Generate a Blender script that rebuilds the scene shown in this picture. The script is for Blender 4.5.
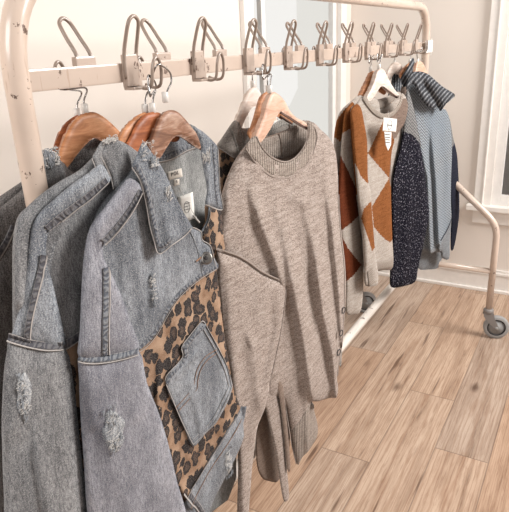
import bpy, bmesh, math, random
import numpy as np
from mathutils import Vector, Matrix, noise
from mathutils.geometry import delaunay_2d_cdt

random.seed(4)
for o in list(bpy.data.objects): bpy.data.objects.remove(o)
S = bpy.context.scene
COL = S.collection

# ------------------------------------------------------------------ camera
W, H, F = 509.0, 512.0, 578.7
CAMP = np.array([0.7493, 0.0, 1.5]); YAW, PIT, ROL = 0.5356, 0.3489, -0.0449
fw = np.array([-math.sin(YAW)*math.cos(PIT), math.cos(YAW)*math.cos(PIT), -math.sin(PIT)])
_r = np.array([math.cos(YAW), math.sin(YAW), 0.0]); _u = np.cross(_r, fw)
rt = math.cos(ROL)*_r + math.sin(ROL)*_u; up = -math.sin(ROL)*_r + math.cos(ROL)*_u
cd = bpy.data.cameras.new('camera'); cam = bpy.data.objects.new('camera', cd); COL.objects.link(cam)
cam.matrix_world = Matrix(((rt[0], up[0], -fw[0], CAMP[0]), (rt[1], up[1], -fw[1], CAMP[1]), (rt[2], up[2], -fw[2], CAMP[2]), (0, 0, 0, 1)))
cd.sensor_fit = 'HORIZONTAL'; cd.sensor_width = 36; cd.lens = 36*F/W; cd.clip_start = 0.01
S.camera = cam
# ------------------------------------------------------------------ light
S.view_settings.view_transform = 'Standard'; S.view_settings.look = 'None'
S.view_settings.gamma = 1; S.view_settings.use_curve_mapping = False
S.view_settings.exposure = 0.05
wd = bpy.data.worlds.new('world'); S.world = wd; wd.use_nodes = True
bg = wd.node_tree.nodes['Background']; bg.inputs[0].default_value = (1.0, 0.975, 0.95, 1); bg.inputs[1].default_value = 0.42
def area(name, loc, target, sx, sy, power, col):
    l = bpy.data.lights.new(name, 'AREA'); l.shape = 'RECTANGLE'; l.size = sx; l.size_y = sy; l.energy = power; l.color = col
    o = bpy.data.objects.new(name, l); COL.objects.link(o); o.location = loc
    o.rotation_euler = (Vector(target)-Vector(loc)).to_track_quat('-Z', 'Y').to_euler(); return o
area('shop_window_daylight', (2.5, 2.6, 2.6), (0.1, 1.3, 0.9), 1.6, 1.2, 165, (1.0, 0.975, 0.945))
area('front_window_daylight', (0.1, -2.0, 2.7), (0.1, 1.4, 0.9), 1.8, 1.2, 75, (1.0, 0.975, 0.95))

# ------------------------------------------------------------------ material helpers
def lin(c):
    c = c/255.0
    return c/12.92 if c <= 0.04045 else ((c+0.055)/1.055)**2.4
def rgb(r, g, b): return (lin(r), lin(g), lin(b), 1)
class N:
    def __init__(s, name, rough=0.85, spec=0.2):
        s.m = bpy.data.materials.new(name); s.m.use_nodes = True; s.t = s.m.node_tree
        s.b = s.t.nodes['Principled BSDF']; s.b.inputs['Roughness'].default_value = rough
        s.b.inputs['Specular IOR Level'].default_value = spec
    def n(s, typ, **k):
        x = s.t.nodes.new(typ)
        for a, v in k.items():
            if a.startswith('i_'): x.inputs[a[2:].replace('_', ' ')].default_value = v
            else: setattr(x, a, v)
        return x
    def l(s, a, b): s.t.links.new(a, b)
    def put(s, inp, v):
        if hasattr(v, 'is_linked') or hasattr(v, 'links'): s.l(v, inp)
        else: inp.default_value = v
    def uv(s, sc=(1, 1, 1), src='UV'):
        tc = s.n('ShaderNodeTexCoord'); mp = s.n('ShaderNodeMapping'); mp.inputs['Scale'].default_value = sc
        s.l(tc.outputs[src], mp.inputs[0]); return mp.outputs[0]
    def noise(s, vec, scale, detail=3, rough=0.55, out='Fac', dist=0):
        x = s.n('ShaderNodeTexNoise'); s.l(vec, x.inputs['Vector']); x.inputs['Scale'].default_value = scale
        x.inputs['Detail'].default_value = detail; x.inputs['Roughness'].default_value = rough; x.inputs['Distortion'].default_value = dist
        return x.outputs[out]
    def ramp(s, f, stops, mode='LINEAR'):
        x = s.n('ShaderNodeValToRGB'); x.color_ramp.interpolation = mode; e = x.color_ramp.elements
        while len(e) < len(stops): e.new(0.5)
        for k, (p, c) in enumerate(stops):
            e[k].position = p; e[k].color = c if hasattr(c, '__len__') else (c, c, c, 1)
        s.l(f, x.inputs[0]); return x.outputs[0]
    def mix(s, f, a, b, mode='MIX'):
        x = s.n('ShaderNodeMix', data_type='RGBA', blend_type=mode)
        s.put(x.inputs[0], f); s.put(x.inputs[6], a); s.put(x.inputs[7], b); return x.outputs[2]
    def math(s, op, a, b=0.0, c=0.0):
        x = s.n('ShaderNodeMath', operation=op); s.put(x.inputs[0], a); s.put(x.inputs[1], b); s.put(x.inputs[2], c); return x.outputs[0]
    def sep(s, v):
        x = s.n('ShaderNodeSeparateXYZ'); s.l(v, x.inputs[0]); return x.outputs
    def comb(s, a, b, c=0.0):
        x = s.n('ShaderNodeCombineXYZ'); s.put(x.inputs[0], a); s.put(x.inputs[1], b); s.put(x.inputs[2], c); return x.outputs[0]
    def bump(s, h, strength=0.3, dist=0.002):
        x = s.n('ShaderNodeBump'); s.put(x.inputs['Height'], h); x.inputs['Strength'].default_value = strength; x.inputs['Distance'].default_value = dist
        s.l(x.outputs[0], s.b.inputs['Normal'])
    def col(s, c): s.put(s.b.inputs['Base Color'], c); return s
def fabric_sheen(s, w=0.15):
    s.b.inputs['Sheen Weight'].default_value = w; s.b.inputs['Sheen Roughness'].default_value = 0.5

def m_plain(name, c, rough=0.6, spec=0.3, metal=0.0):
    s = N(name, rough, spec); v = s.uv(src='Object'); f = s.noise(v, 30, 3)
    s.col(s.mix(s.ramp(f, [(0.3, 0.0), (0.7, 1.0)]), tuple(x*0.93 for x in c[:3])+(1,), c)); s.b.inputs['Metallic'].default_value = metal
    return s.m
def scl(c, k): return tuple(x*k for x in c[:3])+(1,)
KD, KK = 0.63, 0.64
def m_denim(name, dark, mid, light, wear=0.5):
    dark, mid, light = scl(dark, KD*.85), scl(mid, KD), scl(light, KD*1.05)
    s = N(name, 0.9, 0.1); v = s.uv()
    blot = s.noise(s.uv((1.5, 0.5, 1)), 9, 4, 0.62)
    c = s.mix(s.ramp(blot, [(0.36, 0.0), (0.62, 1.0)]), scl(mid, .66), scl(light, 1.25))
    cr = s.noise(s.uv((3.0, 0.8, 1)), 26, 3, 0.6, dist=1.5); c = s.mix(s.ramp(cr, [(0.56, 0.0), (0.68, 0.45)]), c, scl(light, 1.3)); c = s.mix(s.ramp(cr, [(0.30, 0.5), (0.42, 0.0)]), c, scl(dark, 1.1))
    streak = s.noise(s.uv((5.0, 1, 1)), 70, 5, 0.75)
    c = s.mix(s.ramp(streak, [(0.38, 0.75), (0.56, 0.0)]), c, dark)
    sp = s.noise(v, 420, 3, 0.8)
    c = s.mix(s.ramp(sp, [(0.50, 0.0), (0.66, wear)]), c, scl(rgb(228, 226, 222), .8))
    c = s.mix(s.ramp(sp, [(0.34, 0.55), (0.46, 0.0)]), c, dark)
    s.col(c); h = s.math('ADD', s.noise(s.uv((3, 1, 1)), 260, 3, 0.7), s.noise(v, 40, 3)); s.bump(h, 0.5, 0.0012); fabric_sheen(s, 0.08)
    return s.m
def m_seam(name, dark, mid, light):
    """flat-felled seam: u along, v across 0..1"""
    dark, mid, light = scl(dark, KD), scl(mid, KD), scl(light, KD*.85)
    s = N(name, 0.9, 0.1); tc = s.uv(); o = s.sep(tc)
    wv = s.n('ShaderNodeTexWave', wave_type='BANDS', bands_direction='X'); s.l(s.uv((1, 0.012, 1)), wv.inputs['Vector'])
    wv.inputs['Scale'].default_value = 30; wv.inputs['Distortion'].default_value = 11; wv.inputs['Detail'].default_value = 3; wv.inputs['Detail Scale'].default_value = 1.6
    puck = s.ramp(wv.outputs['Fac'], [(0.25, 0.0), (0.75, 1.0)])
    c = s.mix(puck, tuple(.6*a+.4*b for a, b in zip(dark, mid)), light)
    edge = s.math('ABSOLUTE', s.math('SUBTRACT', o[1], 0.5))
    c = s.mix(s.ramp(edge, [(0.26, 0.0), (0.32, 0.5), (0.37, 0.0)]), c, dark)
    c = s.mix(s.ramp(edge, [(0.38, 0.0), (0.45, 0.5)]), c, rgb(178, 170, 164))
    c = s.mix(s.ramp(s.noise(s.uv((1, 0.012, 1)), 300, 3, .8), [(0.45, 0.0), (0.65, 0.6)]), c, mid)
    s.col(c); s.bump(wv.outputs['Fac'], 0.6, 0.002); return s.m
def m_leopard():
    s = N('leopard_print', 0.85, 0.15)
    base = s.mix(s.ramp(s.noise(s.uv(), 22, 3), [(0.35, 0.0), (0.65, 1.0)]), scl(rgb(158, 120, 92), .55), scl(rgb(206, 172, 144), .62))
    v0 = s.uv((1.15, 0.85, 1))
    nz = s.n('ShaderNodeTexNoise'); s.l(v0, nz.inputs['Vector']); nz.inputs['Scale'].default_value = 75; nz.inputs['Detail'].default_value = 3
    off = s.n('ShaderNodeVectorMath', operation='MULTIPLY_ADD'); s.l(nz.outputs['Color'], off.inputs[0]); off.inputs[1].default_value = (0.022, 0.022, 0); s.l(v0, off.inputs[2])
    vo = s.n('ShaderNodeTexVoronoi', feature='F1', voronoi_dimensions='2D'); s.l(off.outputs[0], vo.inputs['Vector']); vo.inputs['Scale'].default_value = 38; vo.inputs['Randomness'].default_value = 0.85
    d = vo.outputs['Distance']; o = s.sep(vo.outputs['Color'])
    rad = s.math('MULTIPLY_ADD', o[0], 0.22, 0.36)
    spot = s.ramp(s.math('SUBTRACT', rad, d), [(0.0, 0.0), (0.035, 1.0)])
    core = s.math('MULTIPLY', s.ramp(s.math('SUBTRACT', s.math('MULTIPLY', rad, 0.55), d), [(0.0, 0.0), (0.06, 1.0)]), s.ramp(o[1], [(0.35, 0.0), (0.4, 0.75)]))
    dk = s.mix(core, rgb(38, 33, 34), rgb(84, 68, 60))
    c = s.mix(spot, base, dk)
    c = s.mix(s.ramp(s.noise(s.uv(), 500, 2, .8), [(0.5, 0.0), (0.75, 0.35)]), c, rgb(200, 190, 180))
    s.col(c); s.bump(s.noise(s.uv(), 380, 3), 0.3, 0.001); return s.m
def m_knit(name, a, b, fleck=None, rib=0.0, pitch=0.0035, stretch=(1, 2.6, 1), sc=150, amt=1.0, contrast=(0.38, 0.60)):
    """melange knit; rib = strength of vertical ribs of the given pitch"""
    a, b = scl(a, KK*.9), scl(b, KK)
    s = N(name, 0.95, 0.08); v = s.uv(stretch)
    f = s.math('ADD', s.math('MULTIPLY', s.noise(v, sc, 3, 0.75), 0.72), s.math('MULTIPLY', s.noise(s.uv((1, 5, 1)), 24, 3), 0.28))
    c = s.mix(s.ramp(f, [(contrast[0], 0.0), (contrast[1], 1.0)]), a, b)
    if fleck:
        c = s.mix(s.ramp(s.noise(s.uv(), 125, 2, 0.8), [(0.60, 0.0), (0.66, fleck[1])]), c, fleck[0])
    o = s.sep(s.uv()); fine = s.math('SINE', s.math('MULTIPLY', o[0], 2*math.pi/pitch))
    row = s.math('SINE', s.math('MULTIPLY', o[1], 2*math.pi/0.0032))
    h = s.math('ADD', s.math('MULTIPLY', fine, 0.25+rib), s.math('MULTIPLY', row, 0.12))
    if rib: c = s.mix(s.ramp(fine, [(0.0, rib*0.75), (0.55, 0.0)]), c, tuple(x*0.42 for x in a[:3])+(1,))
    h = s.math('ADD', h, s.math('MULTIPLY', s.noise(s.uv(), 320, 3, .8), 1.4))
    s.col(c); s.bump(h, 0.55, 0.0014 if not rib else 0.003); fabric_sheen(s, 0.08 if a[0] > .12 else 0.0); return s.m
def m_cable(name, a, b, c3):
    """blue-grey sweater knit with slanted stitch columns"""
    a, b, c3 = scl(a, KK*.8), scl(b, KK), scl(c3, KK)
    s = N(name, 0.95, 0.08); o = s.sep(s.uv())
    w = s.math('PINGPONG', o[0], 0.010)
    ph = s.math('MULTIPLY_ADD', w, 1.1, o[1])
    k = s.math('SINE', s.math('MULTIPLY', ph, 2*math.pi/0.013))
    nz = s.noise(s.uv(), 300, 3, .8)
    f = s.math('ADD', s.math('MULTIPLY', k, 0.36), nz)
    c = s.mix(s.ramp(f, [(0.28, 0.0), (0.62, 1.0)]), a, b)
    c = s.mix(s.ramp(s.noise(s.uv(), 5, 2), [(0.4, 0.0), (0.7, 0.6)]), c, c3, 'MIX')
    s.col(c); s.bump(s.math('ADD', s.math('MULTIPLY', k, 0.6), nz), 0.6, 0.003); fabric_sheen(s, .2); return s.m
def m_wood(name, a, b, c, sc=1.0, rough=0.45):
    s = N(name, rough, 0.35); v = s.uv((3*sc, 14*sc, 3))
    f = s.noise(v, 3.2, 5, 0.65, dist=1.2); col = s.ramp(f, [(0.30, a), (0.5, b), (0.72, c)])
    g = s.noise(s.uv((10, 160, 10)), 3, 4, .7)
    col = s.mix(s.ramp(g, [(0.35, 0.35), (0.55, 0.0)]), col, a)
    s.col(col); s.bump(g, 0.12, 0.001); return s.m
def m_paint(name, base, chips=True):
    """cream enamel over steel tube, chipped here and there"""
    s = N(name, 0.28, 0.5); v = s.uv(src='Object')
    c = s.mix(s.ramp(s.noise(v, 9, 4), [(0.35, 0.0), (0.65, 1.0)]), tuple(x*0.88 for x in base[:3])+(1,), base)
    if chips:
        n1 = s.noise(v, 26, 5, 0.7); n2 = s.noise(s.uv((1, 1, 0.35), 'Object'), 90, 3, .7)
        k = s.math('MULTIPLY', s.ramp(n1, [(0.61, 0.0), (0.625, 1.0)]), s.ramp(n2, [(0.44, 0.0), (0.50, 1.0)]))
        c = s.mix(s.math('MULTIPLY', k, 0.9), c, rgb(78, 52, 40))
        sc = s.noise(s.uv((1, 1, 0.1), 'Object'), 160, 2); c = s.mix(s.ramp(sc, [(0.68, 0.0), (0.74, 0.35)]), c, rgb(150, 118, 96))
        s.bump(k, -0.3, 0.001)
    s.col(c); s.b.inputs['Coat Weight'].default_value = 0.35; s.b.inputs['Coat Roughness'].default_value = 0.15
    return s.m
def m_metal(name, c, rough=0.3):
    s = N(name, rough, 0.5); s.b.inputs['Metallic'].default_value = 1.0
    s.col(s.mix(s.ramp(s.noise(s.uv(src='Object'), 60, 2), [(.4, 0.), (.6, 1.)]), tuple(x*.85 for x in c[:3])+(1,), c)); return s.m
def m_floor():
    s = N('oak_planks', 0.42, 0.4); o = s.sep(s.uv(src='Object'))
    pw = 0.1965; xs = s.math('DIVIDE', s.math('ADD', o[0], 0.2105), pw); ci = s.math('FLOOR', xs); fx = s.math('FRACT', xs)
    wn = s.n('ShaderNodeTexWhiteNoise', noise_dimensions='1D'); s.l(ci, wn.inputs['W'])
    # joints: column 1 -> y 1.737, column 2 -> y 2.283, column 3 -> y 1.933 ; others random
    offs = s.math('MULTIPLY', wn.outputs['Value'], 1.22)
    for k, y in ((0, 2.55), (1, 1.737), (2, 2.283), (3, 1.933), (4, 1.2)):
        isk = s.math('COMPARE', ci, float(k), 0.1)
        offs = s.math('ADD', s.math('MULTIPLY', offs, s.math('SUBTRACT', 1.0, isk)), s.math('MULTIPLY', isk, y))
    ys = s.math('DIVIDE', s.math('SUBTRACT', o[1], offs), 1.22); ri = s.math('FLOOR', ys); fy = s.math('FRACT', ys)
    idv = s.math('ADD', s.math('MULTIPLY', ci, 17.31), s.math('MULTIPLY', ri, 5.77))
    w2 = s.n('ShaderNodeTexWhiteNoise', noise_dimensions='1D'); s.l(idv, w2.inputs['W'])
    pid = w2.outputs['Value']
    vx = s.comb(s.math('MULTIPLY', o[0], 17.0), s.math('ADD', s.math('MULTIPLY', o[1], 1.1), s.math('MULTIPLY', pid, 37.0)), pid)
    g1 = s.noise(vx, 1.6, 7, 0.68, dist=0.5)
    col = s.ramp(g1, [(0.27, rgb(104, 86, 74)), (0.38, rgb(160, 140, 125)), (0.52, rgb(184, 165, 150)), (0.74, rgb(202, 186, 172))])
    vf = s.comb(s.math('MULTIPLY', o[0], 120.0), s.math('ADD', s.math('MULTIPLY', o[1], 5.0), s.math('MULTIPLY', pid, 11.0)), pid)
    g2 = s.noise(vf, 1.5, 4, 0.75)
    col = s.mix(s.ramp(g2, [(0.36, 0.5), (0.5, 0.0)]), col, rgb(120, 88, 66))
    # growth-ring arches
    wv = s.n('ShaderNodeTexWave', wave_type='RINGS', rings_direction='Y'); s.l(s.comb(s.math('MULTIPLY', s.math('SUBTRACT', fx, 0.5), 1.6), s.math('MULTIPLY_ADD', o[1], 0.55, pid), pid), wv.inputs['Vector'])
    wv.inputs['Scale'].default_value = 5; wv.inputs['Distortion'].default_value = 6; wv.inputs['Detail'].default_value = 3; wv.inputs['Detail Scale'].default_value = 1.2
    col = s.mix(s.ramp(wv.outputs['Fac'], [(0.0, 0.38), (0.28, 0.0)]), col, rgb(136, 102, 78))
    # knots and dark cracks
    kn = s.n('ShaderNodeTexVoronoi', feature='F1'); s.l(s.comb(s.math('MULTIPLY', o[0], 1.9), s.math('MULTIPLY', o[1], 0.8), 0.0), kn.inputs['Vector']); kn.inputs['Scale'].default_value = 3.2
    kd = s.math('ADD', kn.outputs['Distance'], s.math('MULTIPLY', s.math('SUBTRACT', s.noise(vx, 5, 3), 0.5), 0.16))
    col = s.mix(s.ramp(kd, [(0.03, 0.85), (0.14, 0.0)]), col, rgb(84, 62, 50))
    ck = s.noise(s.comb(s.math('MULTIPLY', o[0], 30.0), s.math('ADD', s.math('MULTIPLY', o[1], 2.2), s.math('MULTIPLY', pid, 7.0)), pid), 1.0, 2, .5)
    col = s.mix(s.ramp(ck, [(0.28, 0.85), (0.35, 0.0)]), col, rgb(92, 68, 54))
    tint = s.ramp(pid, [(0.0, rgb(232, 212, 194)), (0.35, rgb(255, 246, 236)), (0.7, rgb(238, 236, 234)), (1.0, rgb(255, 238, 220))])
    col = s.mix(1.0, col, tint, 'MULTIPLY')
    ex = s.math('MINIMUM', fx, s.math('SUBTRACT', 1.0, fx)); ey = s.math('MINIMUM', fy, s.math('SUBTRACT', 1.0, fy))
    e = s.math('MINIMUM', s.math('MULTIPLY', ex, pw), s.math('MULTIPLY', ey, 1.22))
    col = s.mix(s.ramp(e, [(0.0005, 0.6), (0.0016, 0.0)]), col, rgb(84, 64, 52))
    s.col(col); s.bump(s.math('ADD', s.math('MULTIPLY', s.ramp(e, [(0.0, 0.0), (0.003, 1.0)]), 1.0), s.math('MULTIPLY', g2, 0.25)), 0.25, 0.002)
    return s.m
def m_wall(name, c):
    s = N(name, 0.75, 0.2); v = s.uv(src='Object')
    s.col(s.mix(s.ramp(s.noise(v, 2.0, 3), [(0.3, 0.), (0.7, 1.)]), tuple(x*.97 for x in c[:3])+(1,), c)); s.bump(s.noise(v, 160, 3), 0.08, 0.001); return s.m
M = {}
M['wall'] = m_wall('wall_paint', rgb(222, 212, 203)); M['trim'] = m_plain('white_trim_paint', rgb(232, 226, 220), 0.4, 0.4)
M['door'] = m_plain('white_door_paint', rgb(228, 224, 220), 0.3, 0.5)
M['floor'] = m_floor()
M['enamel'] = m_paint('cream_enamel', rgb(204, 184, 169)); M['enamel_hook'] = m_paint('hook_enamel', rgb(180, 161, 148))
M['enamel_rail'] = m_paint('rail_enamel', rgb(190, 171, 157)); M['enamel_wire'] = m_paint('hook_wire_enamel', rgb(148, 131, 119), False)
M['pale_enamel'] = m_paint('pale_enamel', rgb(226, 218, 210)); M['white_tape'] = m_plain('white_tape', rgb(240, 236, 230), .5)
M['chrome'] = m_metal('chrome', (0.36, 0.34, 0.33, 1), 0.22)
M['clear'] = m_plain('clear_plastic', rgb(214, 208, 202), 0.25, 0.5)
M['caster_grey'] = m_plain('caster_grey', rgb(128, 122, 118), 0.45); M['tyre'] = m_plain('grey_tyre', rgb(150, 148, 146), 0.6); M['tyre_dark'] = m_plain('caster_ring', rgb(48, 44, 44), 0.6)
M['wood'] = m_wood('orange_wood', rgb(128, 78, 46), rgb(178, 122, 84), rgb(202, 150, 110))
M['wood_red'] = m_wood('red_wood', rgb(104, 52, 28), rgb(156, 90, 54), rgb(182, 114, 74))
M['wood_grey'] = m_wood('weathered_wood', rgb(84, 54, 40), rgb(142, 102, 80), rgb(188, 158, 138))
M['wood_light'] = m_wood('beech_wood', rgb(176, 134, 112), rgb(204, 168, 146), rgb(216, 186, 168))
M['wood_pale'] = m_wood('pale_wood', rgb(186, 166, 152), rgb(208, 194, 184), rgb(222, 212, 204))
M['strip'] = m_plain('brown_strip', rgb(92, 68, 58), .6)
DK, MD, LT = rgb(86, 90, 102), rgb(134, 139, 149), rgb(172, 176, 182)
M['denim'] = m_denim('light_denim', DK, MD, LT)
M['denim_lining'] = m_denim('denim_wrong_side', rgb(122, 124, 126), rgb(156, 158, 158), rgb(180, 180, 178), .4)
M['denim_blue'] = m_denim('blue_denim', rgb(54, 60, 76), rgb(108, 115, 128), rgb(156, 161, 168), .5)
M['denim_lav'] = m_denim('lavender_denim', rgb(108, 108, 122), rgb(148, 147, 158), rgb(172, 171, 178), .4)
M['denim_grey'] = m_denim('grey_denim', rgb(86, 86, 90), rgb(128, 128, 132), rgb(158, 157, 158), .4)
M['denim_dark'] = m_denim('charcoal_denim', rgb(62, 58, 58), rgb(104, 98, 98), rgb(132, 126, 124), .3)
M['seam'] = m_seam('denim_seam', rgb(70, 72, 80), MD, rgb(168, 170, 174)); M['seam_dark'] = m_seam('dark_denim_seam', rgb(84, 84, 92), rgb(112, 110, 114), rgb(146, 144, 146))
M['piping'] = m_plain('pale_stitching', rgb(170, 164, 160), .9, .1); M['thread'] = m_plain('frayed_white_thread', rgb(188, 184, 180), .95, .05); M['tan_thread'] = m_plain('tan_thread', rgb(150, 118, 98), .9, .1)
M['fray_blue'] = m_denim('frayed_denim', rgb(60, 66, 84), rgb(120, 128, 142), rgb(206, 208, 210), .9)
M['leopard'] = m_leopard()
M['label'] = m_plain('woven_label', rgb(226, 218, 208), .8); M['card'] = m_plain('card', rgb(228, 224, 218), .7); M['ink'] = m_plain('ink', rgb(70, 66, 66), .8)
M['button'] = m_metal('pewter', (0.26, 0.24, 0.22, 1), .4)
TA, TB = rgb(136, 114, 102), rgb(220, 205, 195)
M['taupe'] = m_knit('taupe_knit', TA, TB); M['taupe_rib'] = m_knit('taupe_rib_knit', rgb(158, 140, 128), rgb(214, 200, 188), rib=0.45, pitch=0.0085)
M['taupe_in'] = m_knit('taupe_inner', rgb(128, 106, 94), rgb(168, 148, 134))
M['grey_knit'] = m_knit('grey_knit', rgb(142, 132, 124), rgb(190, 182, 174)); M['grey_rib'] = m_knit('grey_rib', rgb(170, 162, 154), rgb(206, 200, 192), rib=.4, pitch=.008)
M['cream'] = m_knit('oatmeal_knit', rgb(168, 152, 140), rgb(220, 210, 200), sc=190); M['cream_rib'] = m_knit('oatmeal_rib', rgb(176, 158, 144), rgb(212, 200, 188), rib=.4, pitch=.009)
M['orange'] = m_knit('ochre_knit', rgb(122, 72, 38), rgb(172, 110, 66)); M['rust'] = m_knit('rust_knit', rgb(94, 44, 26), rgb(132, 70, 44))
M['brown'] = m_knit('shade_and_brown_knit', rgb(116, 96, 86), rgb(160, 140, 128))  # painted shade on the argyle body, plain brown on the collar edge
M['navy'] = m_knit('navy_melange', rgb(16, 15, 22), rgb(38, 36, 48), fleck=(rgb(180, 176, 188), .75), stretch=(1, 1, 1), sc=200)
M['navy_plain'] = m_knit('navy_knit', rgb(30, 32, 44), rgb(60, 62, 76)); M['blue'] = m_cable('blue_knit', rgb(70, 74, 82), rgb(182, 190, 197), rgb(140, 154, 168))
M['slate'] = m_cable('slate_knit', rgb(84, 84, 88), rgb(156, 154, 152), rgb(150, 148, 146))
M['hood_rib'] = m_knit('charcoal_rib', rgb(74, 76, 84), rgb(176, 178, 182), rib=1.1, pitch=.020, sc=60); M['hem_rib'] = m_knit('grey_hem_rib', rgb(128, 132, 138), rgb(186, 190, 194), rib=.5, pitch=.012)
gm = N('window_glass', 0.05, 0.5); gm.b.inputs['Transmission Weight'].default_value = 1; gm.col((.97, .98, .98, 1)); gm.b.inputs['IOR'].default_value = 1.05; M['glass'] = gm.m
em = N('daylight_outside', 1, 0); em.col((0, 0, 0, 1)); em.b.inputs['Emission Color'].default_value = rgb(246, 244, 240); em.b.inputs['Emission Strength'].default_value = 1.0; M['outside'] = em.m
em.b.inputs['Emission Color'].default_value = rgb(229, 226, 220)
e2 = N('sunlit_patch_glow', 1, 0); e2.col((0, 0, 0, 1)); e2.b.inputs['Emission Color'].default_value = rgb(250, 247, 243); e2.b.inputs["Emission Strength"].default_value = 0.95; M['outside2'] = e2.m  # emission stands in for sunlight on the bright patch

# ------------------------------------------------------------------ object helpers
def link(name, me, mats, parent=None, smooth=True):
    o = bpy.data.objects.new(name, me); COL.objects.link(o)
    for m in (mats if isinstance(mats, (list, tuple)) else [mats]): me.materials.append(m)
    if smooth: me.polygons.foreach_set('use_smooth', [True]*len(me.polygons))
    if parent: o.parent = parent
    return o
def tag(o, label=None, cat=None, group=None, kind=None):
    if label: o['label'] = label
    if cat: o['category'] = cat
    if group: o['group'] = group
    if kind: o['kind'] = kind
    return o
def empty(name, loc, label, cat, group=None):
    o = bpy.data.objects.new(name, None); COL.objects.link(o); o.location = loc; o.empty_display_size = 0.05
    return tag(o, label, cat, group)
def mesh(name, verts, faces):
    me = bpy.data.meshes.new(name); me.from_pydata([tuple(map(float, v)) for v in verts], [], [tuple(map(int, f)) for f in faces]); me.update(); return me
def boxmesh(bm, lo, hi, bev=0.0):
    r = bmesh.ops.create_cube(bm, size=1.0); vs = r['verts']
    for v in vs: v.co = Vector((lo[0]+(v.co.x+.5)*(hi[0]-lo[0]), lo[1]+(v.co.y+.5)*(hi[1]-lo[1]), lo[2]+(v.co.z+.5)*(hi[2]-lo[2])))
    if bev:
        es = {e for v in vs for e in v.link_edges}; bmesh.ops.bevel(bm, geom=list(es), offset=bev, segments=2, affect='EDGES', profile=.7)
def boxes(name, lst, mat, parent=None, bev=0.0, kind=None, sm=False):
    bm = bmesh.new()
    org = Vector((0, 0, 0)) if parent is None else parent_world(parent)
    for lo, hi in lst: boxmesh(bm, Vector(lo)-org, Vector(hi)-org, bev)
    me = bpy.data.meshes.new(name); bm.to_mesh(me); bm.free(); o = link(name, me, mat, parent, sm)
    if kind: o['kind'] = kind
    return o
def parent_world(p):
    v = Vector(p.location)
    while p.parent: p = p.parent; v += Vector(p.location)
    return v
def catmull(pts, n=8, closed=False):
    P = [np.array(p, float) for p in pts]; out = []; m = len(P)
    for i in range(m if closed else m-1):
        if closed: a, b, c, d = P[(i-1) % m], P[i], P[(i+1) % m], P[(i+2) % m]
        else: a, b, c, d = P[max(i-1, 0)], P[i], P[i+1], P[min(i+2, m-1)]
        for k in range(n):
            t = k/n; out.append(0.5*((2*b)+(-a+c)*t+(2*a-5*b+4*c-d)*t*t+(-a+3*b-3*c+d)*t**3))
    if not closed: out.append(P[-1])
    return out
def fillet(pts, r, n=8):
    P = [np.array(p, float) for p in pts]; out = [P[0]]
    for i in range(1, len(P)-1):
        a, b, c = P[i-1], P[i], P[i+1]; u = (a-b)/np.linalg.norm(a-b); v = (c-b)/np.linalg.norm(c-b)
        ang = math.acos(np.clip(u@v, -1, 1)); t = min(r/math.tan(ang/2), .49*np.linalg.norm(a-b), .49*np.linalg.norm(c-b)) if ang < 3.1 else 0
        for k in range(n+1):
            s = k/n; p0 = b+u*t; p2 = b+v*t; out.append((1-s)**2*p0+2*s*(1-s)*b+s*s*p2)
    out.append(P[-1]); return out
def tube(path, rad, seg=12, closed=False):
    P = [np.array(p, float) for p in path]; n = len(P); V = []; Fc = []
    T = []
    for i in range(n):
        a = P[(i-1) % n] if (closed or i > 0) else P[i]; b = P[(i+1) % n] if (closed or i < n-1) else P[i]
        t = b-a; T.append(t/(np.linalg.norm(t)+1e-12))
    nrm = np.cross(T[0], [0.3, 0.5, 0.81]); nrm /= np.linalg.norm(nrm)
    for i in range(n):
        nrm = nrm-T[i]*(nrm@T[i]); nrm /= np.linalg.norm(nrm); bn = np.cross(T[i], nrm)
        r = rad[i] if hasattr(rad, '__len__') else rad
        for k in range(seg):
            a = 2*math.pi*k/seg; V.append(P[i]+r*(math.cos(a)*nrm+math.sin(a)*bn))
    for i in range(n if closed else n-1):
        j = (i+1) % n
        for k in range(seg): Fc.append((i*seg+k, i*seg+(k+1) % seg, j*seg+(k+1) % seg, j*seg+k))
    if not closed: Fc.append(tuple(range(seg))[::-1]); Fc.append(tuple((n-1)*seg+k for k in range(seg)))
    return V, Fc
def tubes(name, lst, mat, parent=None):
    V, Fc = [], []; org = np.array(parent_world(parent)) if parent else np.zeros(3)
    for t in lst:
        v, f = tube(*t) if isinstance(t, tuple) else tube(**t); b = len(V); V += [x-org for x in v]; Fc += [tuple(i+b for i in q) for q in f]
    return link(name, mesh(name, V, Fc), mat, parent)
def wheel_disc(center, axis, prof, seg=32):
    """lathe of profile [(r, h)] about axis"""
    ax = np.array(axis, float); ax /= np.linalg.norm(ax); e1 = np.cross(ax, [0.1, 0.2, 1]); e1 /= np.linalg.norm(e1); e2 = np.cross(ax, e1)
    V, Fc = [], []; m = len(prof)
    for k in range(seg):
        a = 2*math.pi*k/seg
        for r, h in prof: V.append(np.array(center)+r*(math.cos(a)*e1+math.sin(a)*e2)+h*ax)
    for k in range(seg):
        for i in range(m-1): Fc.append((k*m+i, ((k+1) % seg)*m+i, ((k+1) % seg)*m+i+1, k*m+i+1))
    return V, Fc
def rawobj(name, vf, mat, parent):
    org = np.array(parent_world(parent)); return link(name, mesh(name, [v-org for v in vf[0]], vf[1]), mat, parent)

# ------------------------------------------------------------------ room
XL, YF, XR, YB, ZC = -0.62, 3.58, 3.6, -3.2, 2.7
boxes('floor', [((XL-.3, YB, -.05), (XR, YF+.3, 0))], M['floor'], kind='structure')
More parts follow.
